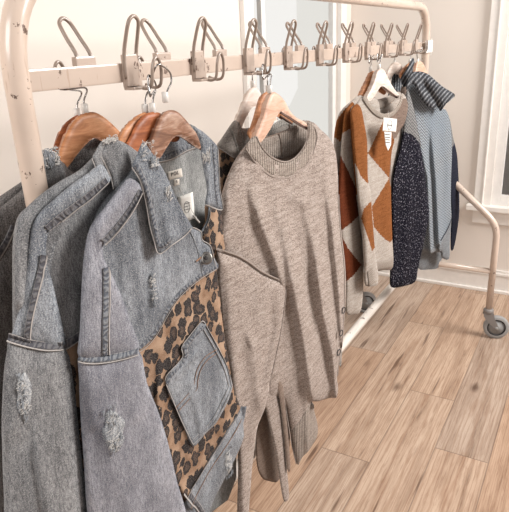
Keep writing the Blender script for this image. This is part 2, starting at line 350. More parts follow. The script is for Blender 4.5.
# left wall with a tall window between y=2.36 and y=3.40
WY0, WY1, WZ0, WZ1 = 2.36, 3.37, 0.25, 2.5
boxes('wall_left', [((XL-.05, YB, 0), (XL, WY0, ZC)), ((XL-.05, WY1, 0), (XL, YF+.12, ZC)), ((XL-.05, WY0, 0), (XL, WY1, WZ0)), ((XL-.05, WY0, WZ1), (XL, WY1, ZC))], M['wall'], kind='structure')
FX0, FX1, FZ0, FZ1 = 0.275, 1.25, 0.55, 2.2
boxes('wall_far', [((XL, YF, 0), (FX0, YF+.12, ZC)), ((FX1, YF, 0), (XR, YF+.12, ZC)), ((FX0, YF, 0), (FX1, YF+.12, FZ0)), ((FX0, YF, FZ1), (FX1, YF+.12, ZC))], M['wall'], kind='structure')
boxes('baseboard_far', [((XL, YF-.016, 0), (XR, YF, .115)), ((XL, YF-.022, .112), (XR, YF, .128)), ((XL, YF-.014, .128), (XR, YF, .145)), ((XL, YF-.03, 0), (XR, YF-.014, .018))], M['trim'], kind='structure', bev=.003)
boxes('baseboard_left', [((XL, YB, 0), (XL+.016, WY0, .115)), ((XL, YB, .112), (XL+.022, YF-.03, .145)), ((XL, WY0, 0), (XL+.016, YF-.03, .115))], M['trim'], kind='structure', bev=.003)
w1 = boxes('window_1', [((XL, WY0-.085, WZ0-.09), (XL+.022, WY0, WZ1+.09)), ((XL, WY1, WZ0-.09), (XL+.022, WY1+.085, WZ1+.09)), ((XL, WY0-.1, WZ1), (XL+.024, WY1+.1, WZ1+.1)), ((XL, WY0-.1, WZ0-.03), (XL+.05, WY1+.1, WZ0))], M['trim'], kind='structure', bev=.003)
boxes('sash', [((XL-.038, WY0, WZ0), (XL-.01, WY0+.05, WZ1)), ((XL-.038, WY1-.05, WZ0), (XL-.01, WY1, WZ1)), ((XL-.038, WY0+.13, WZ0+.05), (XL-.015, WY0+.165, WZ1-.05)), ((XL-.038, WY0+.05, WZ0), (XL-.01, WY1-.05, WZ0+.06)), ((XL-.038, WY0+.05, WZ1-.06), (XL-.01, WY1-.05, WZ1))], M['door'], w1, bev=.002)
boxes('glass_pane', [((XL-.045, WY0+.002, WZ0+.002), (XL-.041, WY1-.002, WZ1-.002))], M['glass'], w1)
# glowing sheets in place of daylight; the smaller is an added sunlit patch
boxes('outside_backdrop', [((XL-.92, 1.0, -.3), (XL-.9, 7.5, 3.9))], M['outside'], kind='structure')
og = [(3.2, 3.8), (4.27, 3.8), (4.27, 1.17), (4.12, 1.05), (3.2, 1.05)]
link('outside_backdrop', mesh('outside_backdrop', [(XL-.70-.02*k, y, z) for k in (0, 1) for y, z in og], [(4, 3, 2, 1, 0), (5, 6, 7, 8, 9)]+[(i, (i+1) % 5, (i+1) % 5+5, i+5) for i in range(5)]), M['outside2'], None, False)['kind'] = 'structure'  # emissive slab added in the shape of a patch of sunlight
w2 = boxes('window_2', [((FX0-.095, YF-.02, FZ0), (FX0-.05, YF, FZ1+.1)), ((FX0-.045, YF-.014, FZ0), (FX0, YF, FZ1+.1)), ((FX0-.05, YF-.028, FZ0), (FX0-.043, YF, FZ1+.1)), ((FX1, YF-.02, FZ0), (FX1+.09, YF, FZ1+.1)), ((FX0-.1, YF-.022, FZ1), (FX1+.1, YF, FZ1+.1))], M['trim'], kind='structure', bev=.002)
boxes('window_sill', [((FX0-.13, YF-.06, FZ0-.03), (FX1+.13, YF, FZ0))], M['trim'], w2, bev=.004)
boxes('window_apron', [((FX0-.095, YF-.018, FZ0-.115), (FX1+.095, YF, FZ0-.03))], M['trim'], w2, bev=.003)
boxes('sash', [((FX0, YF+.004, FZ0), (FX0+.05, YF+.033, FZ1)), ((FX1-.05, YF+.004, FZ0), (FX1, YF+.033, FZ1)), ((FX0+.05, YF+.004, FZ0), (FX1-.05, YF+.033, FZ0+.06)), ((FX0+.05, YF+.004, FZ1-.05), (FX1-.05, YF+.033, FZ1)), ((FX0+.05, YF+.004, 1.35), (FX1-.05, YF+.033, 1.4))], M['door'], w2, bev=.003)
boxes('glass_pane', [((FX0+.002, YF+.036, FZ0+.002), (FX1-.002, YF+.04, FZ1-.002))], M['glass'], w2)
boxes('outside_backdrop', [((-.5, YF+.9, -.3), (4.5, YF+.92, 3.5))], m_plain('brick_grey', rgb(170, 164, 160)), kind='structure')  # plain even grey sheet behind the far window

# ------------------------------------------------------------------ the rack
YN, YE, ZB, ZT, R0 = 0.598, 2.945, 1.4637, 1.632, 0.019
rack = empty('clothes_rack', (0, 1.77, 0), 'cream enamelled rolling garment rack with chipped paint and double coat hooks along its rail', 'clothes rack')
ZR, RW, RWL = 0.373, 0.40, 0.31
arch = fillet([(0, YN, ZR), (0, YN, ZT), (0, YE, ZT), (0, YE, ZR)], 0.17, 12)
tubes('frame_tube', [(arch, R0, 24)], M['enamel'], rack)
boxes('hook_rail', [((-.007, YN+.012, ZB-.0165), (.007, YE+.034, ZB+.0165))], M['enamel_rail'], rack, bev=.003)
boxes('rail_end_plate', [((-.02, YE+.02, ZB-.045), (.022, YE+.027, ZB+.03))], M['white_tape'], rack, bev=.002)
boxes('paper_tape', [((.0225, YE-.10, ZB-.03), (.0245, YE+.03, ZB+.022))], M['white_tape'], rack)
for y in (YN, YE):
    zt_ = .97 if y == YE else .60   # the near frame is welded lower, below the jackets
    leg = fillet([(-RWL, y, .165), (-RWL, y, zt_-.35), (0, y, zt_)], .16, 10)
    leg2 = fillet([(RW, y, .165), (RW, y, zt_-.35), (0, y, zt_)], .16, 10)
    tubes('leg_tube', [(leg, .0165, 18)], M['enamel'], rack); tubes('leg_tube', [(leg2, .0165, 18)], M['enamel'], rack)
    tubes('cross_tube', [([(-RWL+.01, y, ZR), (RW-.01, y, ZR)], .0145, 16)], M['enamel'], rack)
tubes('bottom_rail', [([(0, YN+.01, ZR), (0, YE-.01, ZR)], .0185, 18)], M['pale_enamel'], rack)
def caster(x, y, ang):
    d = np.array([math.sin(ang), math.cos(ang), 0]); ax = np.array([math.cos(ang), -math.sin(ang), 0]); R = .064
    c = np.array([x, y, 0])+d*.045+np.array([0, 0, R])
    v, f = tube([(x, y, .168), (x, y, .160), (x, y, .150), (x, y, .142)], [.020, .026, .027, .022], 20)
    e = bpy.data.objects.new('caster', mesh('caster', [p-np.array(parent_world(rack)) for p in v], f)); COL.objects.link(e); e.data.materials.append(M['caster_grey']); e.parent = rack
    e.data.polygons.foreach_set('use_smooth', [True]*len(e.data.polygons))
    V, Fc = [], []
    for sgn in (-1, 1):
        prof = [(-.022, .148), (.024, .148), (.03, .12), (.056, .066), (.047, .053), (.034, .060), (-.012, .11), (-.024, .13)]
        o0 = ax*sgn*.017; o1 = ax*sgn*.021; b = len(V)
        for off in (o0, o1):
            for s_, z_ in prof: V.append(np.array([x, y, 0])+d*s_+np.array([0, 0, z_])+off)
        m = len(prof); Fc += [tuple(b+i for i in range(m)), tuple(b+m+i for i in range(m))[::-1]]+[(b+i, b+(i+1) % m, b+m+(i+1) % m, b+m+i) for i in range(m)]
    og = np.array(parent_world(e))
    link('fork', mesh('fork', [p-og for p in V], Fc), M['caster_grey'], e, False)
    rawobj('tyre', wheel_disc(c, ax, [(.046, -.013), (.058, -.013), (R, -.008), (R, .008), (.058, .013), (.046, .013)]), M['tyre'], e)
    rawobj('rim', wheel_disc(c, ax, [(.046, -.0125), (.040, -.012), (.040, .012), (.046, .0125)]), M['tyre_dark'], e)
    rawobj('hub', wheel_disc(c, ax, [(0.0005, -.0225), (.009, -.0225), (.010, -.009), (.040, -.009), (.040, .009), (.010, .009), (.009, .0225), (.0005, .0225)]), M['tyre'], e)
caster(RW, YE, 1.30); caster(-RWL, YE, 1.0); caster(RW, YN, 0.6); caster(-RWL, YN, 1.9)
# coat hooks: front one on the +X face, back one on the -X face
def coat_hook(y, s):
    org = np.array(parent_world(rack)); x0 = .007*s
    pw = .042
    bm = bmesh.new()
    lo = lambda a, b: (min(a, b), max(a, b))
    def bx(xa, xb, ya, yb, za, zb, bev=.0015):
        xa, xb = lo(xa*s, xb*s); boxmesh(bm, Vector((xa, ya, za))-Vector(org), Vector((xb, yb, zb))-Vector(org), bev)
    bx(.0065, .013, y, y+.046, ZB-.026 if s > 0 else ZB-.014, ZB+.004, .002)   # low plate on the rail
    bx(.0065, .018, y+.001, y+.034 if s > 0 else y+.046, ZB-.024 if s > 0 else ZB-.013, ZB+.031, .003)  # raised clamp that grips the loop
    bx(.006, .030, y+.002, y+.052, ZB-.030 if s > 0 else ZB-.014, ZB-.025 if s > 0 else ZB-.010)  # lower lip
    me = bpy.data.meshes.new('coat_hook'); bm.to_mesh(me); bm.free(); pl = link('coat_hook', me, M['enamel_hook'], rack, False)
    # tall loop leaning outwards
    w = .0160; yc = y+(.018 if s > 0 else .028); ln = .020 if s > 0 else .040
    L = [(.014*s, yc-w, ZB-.010), (.015*s, yc-w, ZB+.03), ((.012+ln*.55)*s, yc-w*.95, ZB+.060), ((.012+ln*.9)*s, yc-w*.82, ZB+.082), ((.012+ln*.98)*s, yc-w*.45, ZB+.090), ((.012+ln)*s, yc, ZB+.0925), ((.012+ln*.98)*s, yc+w*.45, ZB+.090), ((.012+ln*.9)*s, yc+w*.82, ZB+.082), ((.012+ln*.55)*s, yc+w*.95, ZB+.060), (.015*s, yc+w, ZB+.03), (.014*s, yc+w, ZB-.010)]
    tubes('tall_loop', [(catmull(L, 4), .0034, 10)], M['enamel_wire'], pl)
    zl = 0 if s > 0 else .014
    w = .013; yc = y+(.040 if s > 0 else .006)
    L = [(.014*s, yc-w, ZB-.024+zl), (.036*s, yc-w, ZB-.029+zl), (.050*s, yc-w, ZB-.022+zl), (.054*s, yc-w*.95, ZB+.004), (.055*s, yc-w*.55, ZB+.019), (.055*s, yc, ZB+.024), (.055*s, yc+w*.55, ZB+.019), (.054*s, yc+w*.95, ZB+.004), (.050*s, yc+w, ZB-.022+zl), (.036*s, yc+w, ZB-.029+zl), (.014*s, yc+w, ZB-.024+zl)]
    tubes('lower_loop', [(catmull(L, 4), .0030, 10)], M['enamel_wire'], pl)
SP, Y0 = 0.2097, 0.8178
for n in range(0, 10): coat_hook(Y0+n*SP, 1)
for n in range(-1, 9): coat_hook(Y0+n*SP+.118, -1)

# ------------------------------------------------------------------ cloth machinery
def seg_dist(P, poly, closed=True):
    A = np.array(poly, float); B = np.roll(A, -1, axis=0)
    if not closed: A, B = A[:-1], B[:-1]
    best = np.full(len(P), 1e9); side = np.zeros(len(P)); arc = np.zeros(len(P)); L = 0
    for a, b in zip(A, B):
        d = b-a; q = d@d
        if q < 1e-14: continue
        t = np.clip(((P-a)@d)/q, 0, 1); r = P-(a+t[:, None]*d); dd = np.hypot(r[:, 0], r[:, 1])
        k = dd < best; best = np.where(k, dd, best); cr = d[0]*(P[:, 1]-a[1])-d[1]*(P[:, 0]-a[0])
        side = np.where(k, np.sign(cr), side); arc = np.where(k, L+t*math.sqrt(q), arc); L += math.sqrt(q)
    return best, side, arc
def inside(P, poly):
    x, y = P[:, 0], P[:, 1]; c = np.zeros(len(P), bool); n = len(poly); j = n-1
    for i in range(n):
        xi, yi = poly[i]; xj, yj = poly[j]
        if yi != yj:
            c ^= ((yi > y) != (yj > y)) & (x < (xj-xi)*(y-yi)/(yj-yi)+xi)
        j = i
    return c
def resample(poly, sp, closed=True):
    out = []; n = len(poly)
    for i in range(n if closed else n-1):
        a = np.array(poly[i]); b = np.array(poly[(i+1) % n]); k = max(1, int(round(np.linalg.norm(b-a)/sp)))
        for t in range(k): out.append(a+(b-a)*t/k)
    if not closed: out.append(np.array(poly[-1]))
    return out
class Garment:
    def __init__(g, name, label, cat, hook, x, head, group=None, base=0.6, yz=None):
        """hook: photo point of the hook, hanging in the vertical plane at X=x, turned by head degrees"""
        d = g.ray(*hook); t = (x-CAMP[0])/d[0]; p = CAMP+d*t
        g.p0 = np.array([p[0], p[1], 0.0]); a = math.radians(head)
        g.d = np.array([math.sin(a), math.cos(a), 0]); g.n = np.array([math.cos(a), -math.sin(a), 0])
        c = g.p0+np.array([0, 0, 1.05]); v = CAMP-c; g.v = v/np.linalg.norm(v)
        if name:
            g.root = empty(name, (g.p0[0], g.p0[1], base), label, cat, group); g.org = np.array(g.root.location)
    def ray(g, x, y): return fw+rt*(x-W/2)/F-up*(y-H/2)/F
    def pt(g, px, off=0.0):
        q = g.p0+g.n*off; r = g.ray(*px); t = ((q-CAMP)@g.n)/(r@g.n); w = CAMP+r*t
        return np.array([(w-q)@g.d, w[2]])
    def pts(g, L, off=0.0): return [g.pt(p, off) for p in L]
    def world(g, uz, off=0.0): return (g.p0+g.n*off)[None, :]+uz[:, :1]*g.d[None, :]+np.concatenate([np.zeros((len(uz), 2)), uz[:, 1:2]], 1)
def relief(P, sh):
    """height of a cloth sheet at plane points P"""
    d, _, _ = seg_dist(P, sh['hull']); t = np.clip(d/sh['R'], 0, 1); h = sh['T']*np.sqrt(1-(1-t)**2)
    for f in sh['folds']:
        line, w, amp = f[0], f[1], f[2]; kind = f[3] if len(f) > 3 else 'r'
        dd, sd, arc = seg_dist(P, line, False); LL = sum(np.linalg.norm(np.array(q)-np.array(p_)) for p_, q in zip(line, line[1:])); amp = amp*np.clip(arc/(.4*LL), 0, 1)**1.2
        if kind == 'r': h = h+amp*np.exp(-(dd/w)**2)
        else: h = h+np.where(sd > 0, amp*np.exp(-(dd/w)**2), amp*np.exp(-(dd/(w*.38))**2))
    fl = np.minimum(1, d/0.02)
    if sh['noise']:
        a, fu, fz, sd = sh['noise']
        h = h+fl*np.array([a*noise.noise((p[0]*fu+sd, p[1]*fz, sd))+a*.35*noise.noise((p[0]*fu*3.1, p[1]*fz*3, sd+7)) for p in P])
    return h
def cloth(g, name, poly, mat, off=0.0, T=.02, R=.04, Tb=None, folds=(), nz=(.004, 16, 4, 1), sp=.007, hull=None, host=None, lift=.002, thick=.003,
          uvrot=0, smooth=2, zones=(), parent=None, label=None, normal=False, round_edge=True, holes=(), kind=None):
    off0 = host['off'] if host else off
    def prep(L):
        L = [tuple(p[:2]) for p in L]
        return g.pts([tuple(q) for q in catmull(L, 3, True)] if smooth else L, off0)
    P2 = prep(poly); bd = resample(P2, sp)
    if host is None:
        sh = dict(hull=resample(prep(hull), .02) if hull else resample(P2, .012), T=T, R=R, folds=[(g.pts(f[0], off0), f[1]*1.15, f[2]*1.7)+tuple(f[3:]) for f in folds], noise=nz, off=off0)
    else: sh = host
    B = np.array(bd); lo, hi = B.min(0), B.max(0); hx = sp; hy = sp*.866
    gx, gy = np.meshgrid(np.arange(lo[0], hi[0], hx), np.arange(lo[1], hi[1], hy)); gx[1::2] += hx/2
    G = np.stack([gx.ravel(), gy.ravel()], 1)
    if len(G):
        G = G[inside(G, P2)]
    if len(G):
        dd, _, _ = seg_dist(G, P2); G = G[dd > sp*.55]
    allp = [Vector(p) for p in B]+[Vector(p) for p in G]
    ov, oe, of, _, _, _ = delaunay_2d_cdt(allp, [], [list(range(len(B)))], 1, 1e-6)
    V2 = np.array([tuple(v) for v in ov]); d, _, _ = seg_dist(V2, P2); onb = d < 1e-5
    D = g.n if normal else g.v
    if host is None:
        hf = relief(V2, sh)
        if Tb is None: hb = hf-thick
        else:
            hd, _, _ = seg_dist(V2, sh['hull']); t = np.clip(hd/R, 0, 1); hb = -Tb*np.sqrt(1-(1-t)**2)
            if not hull: hb = np.where(onb, hf, hb)
            hb = np.minimum(hb, hf-(0 if not hull else .001))
    else:
        base = relief(V2, host); ed = np.clip(d/.004, 0, 1) if round_edge else np.ones(len(d))
        extra = np.zeros(len(d))
        for f in folds:
            dd, sd, _ = seg_dist(V2, g.pts(f[0], off0), False); extra += f[2]*np.exp(-(dd/f[1])**2)
        if T and R and host and T != .02:
            t = np.clip(d/R, 0, 1); extra += T*np.sqrt(1-(1-t)**2)
        hf = base+lift*(.35+.65*ed)+extra; hb = base-.001
    Wf = g.world(V2, off0)+hf[:, None]*D[None, :]-g.org; Wb = g.world(V2, off0)+hb[:, None]*D[None, :]-g.org
    nV = len(V2); verts = list(Wf)+list(Wb); faces = []; ce = math.cos(math.radians(uvrot)); se = math.sin(math.radians(uvrot))
    ref = np.cross(g.d, [0, 0, 1]); flip = (ref@D) < 0
    edges = {}
    for f in of:
        f = list(f)
        faces.append(f if not flip else f[::-1])
        for a, b in zip(f, f[1:]+f[:1]): edges[(a, b)] = edges.get((a, b), 0)+1
    nf = len(faces); faces += [[v+nV for v in f][::-1] for f in faces[:nf]]
    side = [(a, b) for (a, b) in edges if (b, a) not in edges]
    for a, b in side:
        q = [a, a+nV, b+nV, b]; faces.append(q if not flip else q[::-1])
    me = mesh(name, verts, faces); uvl = me.uv_layers.new(name='UVMap')
    UV = np.concatenate([V2, V2]); UV = np.stack([UV[:, 0]*ce-UV[:, 1]*se, UV[:, 0]*se+UV[:, 1]*ce], 1)
    idx = np.zeros(len(me.loops), int); me.loops.foreach_get('vertex_index', idx); uvl.data.foreach_set('uv', UV[idx].ravel())
    mats = [mat]
    if zones:
        cen = np.array([np.mean([V2[v % nV] for v in f], 0) for f in faces]); mi = np.zeros(len(faces), int)
        for zp, zm in zones:
            if zm not in mats: mats.append(zm)
            mi[inside(cen, g.pts(zp, off0))] = mats.index(zm)
    o = link(name, me, mats, parent or g.root)
    if parent: o.parent = parent
    if zones: me.polygons.foreach_set('material_index', mi.tolist())
    if label: o['label'] = label
    if kind: o['kind'] = kind
    return o, sh
def strip(g, name, line, wpx, mat, host, lift=.0025, parent=None, sp=.006, bulge=.0015, off=None, uvm=False, normal=False, smooth=True, jag=0.0):
    """ribbon lying on a cloth sheet: seam, stitching, piping, rib band; wpx = width in metres"""
    off0 = host['off']; L = catmull(line, 4) if smooth else line; C = resample(g.pts([tuple(p) for p in L], off0), sp, False); C = np.array(C)
    T = np.gradient(C, axis=0); T /= (np.linalg.norm(T, axis=1)[:, None]+1e-9); Nn = np.stack([-T[:, 1], T[:, 0]], 1)
    rows = 5; arc = np.concatenate([[0], np.cumsum(np.linalg.norm(np.diff(C, axis=0), axis=1))])
    P, UV, B = [], [], []
    rnd = random.Random(len(name)+int(arc[-1]*1e4))
    for i in range(len(C)):
        ww = wpx*(1+jag*(rnd.random()-.5)*2)
        for k in range(rows):
            t = k/(rows-1); P.append(C[i]+Nn[i]*(t-.5)*ww); UV.append((arc[i], t if not uvm else (t*wpx))); B.append(bulge*(1-(2*t-1)**2))
    P = np.array(P); h = relief(P, host)+lift+np.array(B); D = g.n if normal else g.v
    Wt = g.world(P, off0)+h[:, None]*D-g.org; Wb = g.world(P, off0)+(h-lift-np.array(B)-.0005)[:, None]*D-g.org
    n = len(C); m = n*rows; faces = []
    for i in range(n-1):
        for k in range(rows-1):
            a = i*rows+k; q = (a, a+rows, a+rows+1, a+1); faces.append(q); faces.append(tuple(x+m for x in q)[::-1])
        for k0 in (0, rows-1):
            a = i*rows+k0; q = (a, a+m, a+rows+m, a+rows); faces.append(q if k0 == 0 else q[::-1])
    me = mesh(name, list(Wt)+list(Wb), faces); uvl = me.uv_layers.new(name='UVMap'); UV = np.array(UV+UV)
    if uvm: UV = UV[:, :]
    idx = np.zeros(len(me.loops), int); me.loops.foreach_get('vertex_index', idx); uvl.data.foreach_set('uv', UV[idx].ravel())
    bm = bmesh.new(); bm.from_mesh(me); bmesh.ops.recalc_face_normals(bm, faces=bm.faces); bm.to_mesh(me); bm.free()
    return link(name, me, mat, parent or g.root)
def on_cloth(g, px, host, lift=0.0):
    p = np.array([g.pt(px, host['off'])]); return (g.world(p, host['off'])+(relief(p, host)+lift)[:, None]*g.v)[0]
def disc(g, name, px, r, host, mat, lift=.003, h=.002, prof=None, parent=None, D=None):
    c = on_cloth(g, px, host, lift); ax = D if D is not None else (g.n*.8+g.v*.4); prof = prof or [(.0003, h), (r*.8, h), (r, h*.4), (r, -h), (.0003, -h)]
    V, Fc = wheel_disc(c, ax, prof, 24); return link(name, mesh(name, [v-g.org if parent is None else v-np.array(parent_world(parent)) for v in V], Fc), mat, parent or g.root)
def threads(g, name, px0, px1, host, n, mat, lift=.003, wid=.0006, seed=1, parent=None, horiz=True, L=.012):
    """fan of frayed threads scattered between two photo points"""
    r = random.Random(seed); a = g.pt(px0, host['off']); b = g.pt(px1, host['off']); lst = []
    for i in range(n):
        c = a+(b-a)*np.array([r.random(), r.random()])
        ang = r.gauss(0, .35)+(0 if horiz else 1.57); ln = L*r.uniform(.4, 1.3); pts = []
        for k in range(6):
            t = k/5-.5; pts.append(c+np.array([math.cos(ang)*t*ln, math.sin(ang)*t*ln+r.gauss(0, .0012)]))
        P = np.array(pts); h = relief(P, host)+lift+r.random()*.003; Wt = g.world(P, host['off'])+h[:, None]*g.v-g.org
        lst.append((list(Wt), wid*r.uniform(.6, 1.5), 5))
    V, Fc = [], []
    for t in lst:
        v, f = tube(*t); k = len(V); V += v; Fc += [tuple(i+k for i in q) for q in f]
    return link(name, mesh(name, V, Fc), mat, parent or g.root)

def hanger(label, g0, poly, mat, off=0.0, th=.014, hook=(), hook_end=None, socket=None, striped=None, group='wooden hangers on the rack', sharp=False, edge=None):
    g = Garment(None, None, None, (0, 0), 0, 0); g.__dict__.update({k: v for k, v in g0.__dict__.items() if k in ('p0', 'd', 'n', 'v')})
    c = g.world(np.array([g.pt(hook[0], off)]), off)[0]
    g.root = empty('coat_hanger', tuple(c), label, 'hanger', group); g.org = c
    o, sh = cloth(g, 'wooden_arms', poly, mat, off=off, T=.004, R=.007, Tb=th, nz=None, sp=.006, normal=True)
    if striped:
        for k, ln in enumerate(striped): strip(g, 'brown_edge_strip', ln, .006, M['strip'], sh, .0012, normal=True, smooth=False)
    pp = [g.world(np.array([g.pt(q, off)]), off)[0]-g.n*th*.4 for q in hook]
    s0 = pp[0]
    if hook_end is not None: pp = pp+[np.array(q) for q in hook_end]
    tubes('wire_hook', [(catmull(pp, 6), .0017, 8)], M['chrome'], g.root)
    rawobj('hook_socket', tube([s0+np.array([0, 0, -.010]), s0+np.array([0, 0, -.009]), s0+np.array([0, 0, .008]), s0+np.array([0, 0, .009])], [.0045, .0062, .0062, .0045], 12), M['clear'], g.root)
    return g, sh

# ------------------------------------------------------------------ details shared by garments
def text_mesh(name, txt, g, px, host, size, mat, parent, lift=.003, rot=0.0):
    cu = bpy.data.curves.new(name, 'FONT'); cu.body = txt; cu.size = size; cu.space_character = 1.35; cu.extrude = .0003; cu.align_x = 'CENTER'; cu.align_y = 'CENTER'
    t = bpy.data.objects.new(name, cu); COL.objects.link(t); bpy.context.view_layer.update()
    me = bpy.data.meshes.new_from_object(t.evaluated_get(bpy.context.evaluated_depsgraph_get())); bpy.data.objects.remove(t)
    c = on_cloth(g, px, host, lift); R3 = Matrix.Rotation(rot, 3, 'Z')
    for v in me.vertices:
        q = R3 @ v.co; w = c+g.d*q.x+np.array([0, 0, 1.0])*q.y+g.n*(q.z+.0003)-np.array(parent_world(parent)); v.co = Vector(w)
    me.name = name
    return link(name, me, mat, parent, False)
def ring(g, name, px, r, host, mat, parent, wid=.0007, lift=.003, sq=1.0):
    c = on_cloth(g, px, host, lift)-np.array(parent_world(parent)); P = [c+g.d*r*math.cos(a)+np.array([0, 0, 1.])*r*sq*math.sin(a) for a in np.linspace(0, 2*math.pi, 28, endpoint=False)]
    V, Fc = tube(P, wid, 6, True); return link(name, mesh(name, V, Fc), mat, parent)
def rip(g, px0, px1, host, seed, lift=.003, label='frayed rip with pale threads'):
    (x0, y0), (x1, y1) = px0, px1; cx, cy = (x0+x1)/2, (y0+y1)/2; w, h = abs(x1-x0)/2, abs(y1-y0)/2; r = random.Random(seed)
    poly = [(cx+w*math.cos(a)*(1+r.uniform(-.25, .2)), cy+h*math.sin(a)*(1+r.uniform(-.15, .15))) for a in np.linspace(0, 2*math.pi, 14, endpoint=False)]
    o, _ = cloth(g, 'ripped_patch', poly, M['fray_blue'], host=host, lift=lift*.6, sp=.004, T=.02, smooth=1, label=label)
    a = (cx-w*.6, cy-h*.75); b = (cx+w*.6, cy+h*.75)
    threads(g, 'frayed_threads', a, b, host, 20, M['thread'], lift, .0005, seed, o, True, .014)
    threads(g, 'frayed_threads', (cx-w, cy-h), (cx+w, cy+h), host, 26, M['fray_blue'], lift, .0009, seed+5, o, False, .009)
    return o
def loop_end(y, s=1, drop=0.0):
    """a hook curls over the lower loop of the coat hook whose plate starts at y"""
    yc = y+.026
    yc = y+.040; return [(.050*s, yc-.020, ZB-.038-drop), (.048*s, yc-.021, ZB-.022), (.047*s, yc-.016, ZB-.010+drop), (.047*s, yc-.002, ZB-.016), (.046*s, yc+.004, ZB-.026)]

# ================================================================== denim jackets
GJ = 'denim jackets at the near end of the rack'
DH = 'wooden coat hangers'
# --- outermost jacket
A = Garment('denim_jacket', 'front denim jacket with leopard print panels, big pocket and pewter button, fully visible', 'jacket', (168, 100), .085, 6, GJ, .45)
body_hull = [(137, 165), (144, 150), (172, 128), (200, 128), (212, 150), (220, 190), (222, 250), (221, 300), (228, 350), (240, 400), (242, 442), (215, 500), (196, 560), (150, 540), (110, 360), (84, 260), (95, 215), (112, 190)]
bodyA = [(137, 165), (150, 160), (160, 175), (175, 205), (192, 228), (201, 232), (202, 240), (210, 246), (215, 264), (219, 291), (222, 319), (227, 352), (233, 388), (240, 408), (242, 442), (225, 476), (209, 508), (196, 560), (170, 560), (130, 430), (105, 340), (90, 262), (96, 215), (114, 190)]
FA = [([(150, 210), (128, 260), (122, 330), (150, 420)], .03, .008), ([(175, 250), (160, 300), (140, 360)], .025, .006), ([(160, 330), (158, 400), (175, 470), (190, 500)], .014, .012, 's'), ([(195, 300), (182, 335), (170, 380)], .02, .006), ([(214, 300), (222, 360), (228, 400)], .016, .006)]
_, shA = cloth(A, 'leopard_body', bodyA, M['leopard'], T=.022, R=.045, hull=body_hull, folds=FA, nz=(.011, 13, 5, 3), sp=.0065, label='leopard print body panel')
yoke = [(137, 165), (150, 160), (160, 175), (175, 205), (192, 228), (201, 232), (202, 240), (210, 246), (213, 257), (217, 268), (200, 277), (183, 291), (173, 303), (165, 316), (156, 332), (146, 343), (132, 352), (108, 358), (92, 300), (90, 262), (96, 215), (114, 190)]
cloth(A, 'denim_yoke', yoke, M['denim'], host=shA, lift=.003, sp=.006)
strip(A, 'yoke_seam', [(218, 266), (200, 276), (183, 290), (173, 302), (165, 315), (156, 331), (146, 342), (132, 351), (118, 356)], .010, M['seam'], shA, .004)
strip(A, 'yoke_piping', [(217, 269), (200, 279.5), (184, 293), (175, 304), (167, 317), (158, 333), (148, 345), (134, 354)], 0.0016, M['piping'], shA, .004)
strip(A, 'placket_edge', [(193, 229), (201, 233), (202, 241), (210, 247), (214, 262), (216, 268)], 0.0020, M['piping'], shA, .004)
strip(A, 'placket_seam', [(190, 232), (196, 246), (200, 262), (202, 274)], .0022, M['fray_blue'], shA, .004)
cloth(A, 'buttonhole_placket', [(193, 230), (201, 233), (202, 241), (209, 247), (214, 262), (216, 267), (203, 274), (198, 258), (192, 243), (189, 234)], M['denim_blue'], host=shA, lift=.0045, sp=.005)
b = disc(A, 'button', (205.5, 259), .0130, shA, M['button'], .013, .0025, D=A.v)
disc(A, 'button_center', (205.5, 259), .0042, shA, M['ink'], .0157, .0012, parent=b, D=A.v); ring(A, 'button_rim', (205.5, 259), .0085, shA, M['ink'], b, .0010, .0158)
strip(A, 'buttonhole', [(196, 262), (201, 258)], .004, M['tan_thread'], shA, .006)
# hem band
hem = [(241, 406), (243, 425), (242, 442), (225, 476), (209, 508), (198, 555), (172, 552), (178, 512), (187, 493)]
cloth(A, 'hem_band', hem, M['denim'], host=shA, lift=.006, sp=.006, folds=[([(236, 425), (200, 500)], .006, -.002)])
strip(A, 'hem_stitching', [(240, 409), (226, 430), (206, 462), (187, 492), (175, 515)], 0.0019, M['piping'], shA, .0085)
strip(A, 'hem_stitching', [(241, 417), (229, 437), (209, 468), (191, 500)], .002, M['tan_thread'], shA, .008)
strip(A, 'hem_seam', [(184, 487), (192, 497), (203, 514)], 0.0022, M['piping'], shA, .0085)
strip(A, 'hem_seam', [(190, 488), (200, 503), (208, 516)], .009, M['seam_dark'], shA, .008)
rip(A, (223, 446), (233, 470), shA, 3, .011)
# pocket
pocket = [(201, 321), (205, 323), (211, 334), (218, 346), (225, 362), (231, 380), (231, 388), (224, 405), (215, 421), (204, 432), (193, 444), (185, 428), (177, 408), (170, 393), (166, 379), (167, 373), (172, 367), (178, 362), (183, 354), (182, 345), (190, 335)]
po, _ = cloth(A, 'patch_pocket', pocket, M['denim'], host=shA, lift=.007, sp=.005, folds=[([(190, 380), (202, 430)], .012, .006), ([(178, 372), (196, 352)], .01, .005)])
strip(A, 'pocket_hem', [(168, 380), (172, 372), (180, 365), (186, 355), (186, 346), (193, 336), (203, 326)], .011, M['seam'], shA, .0085, po)
strip(A, 'pocket_edge', [(166, 377), (167, 373), (172, 367), (178, 361), (183, 354), (182, 345), (190, 334), (201, 321), (205, 323)], 0.0020, M['piping'], shA, .009, po)
strip(A, 'pocket_edge', [(206, 325), (218, 347), (226, 364), (230, 381), (229, 388), (214, 419), (193, 441)], 0.0014, M['piping'], shA, .009, po)
strip(A, 'pocket_edge', [(203, 328), (215, 349), (223, 366), (227, 381), (226, 387), (211, 417), (193, 436)], 0.0012, M['piping'], shA, .009, po)
strip(A, 'pocket_edge', [(167, 381), (178, 409), (186, 427), (193, 441)], 0.0014, M['piping'], shA, .009, po)
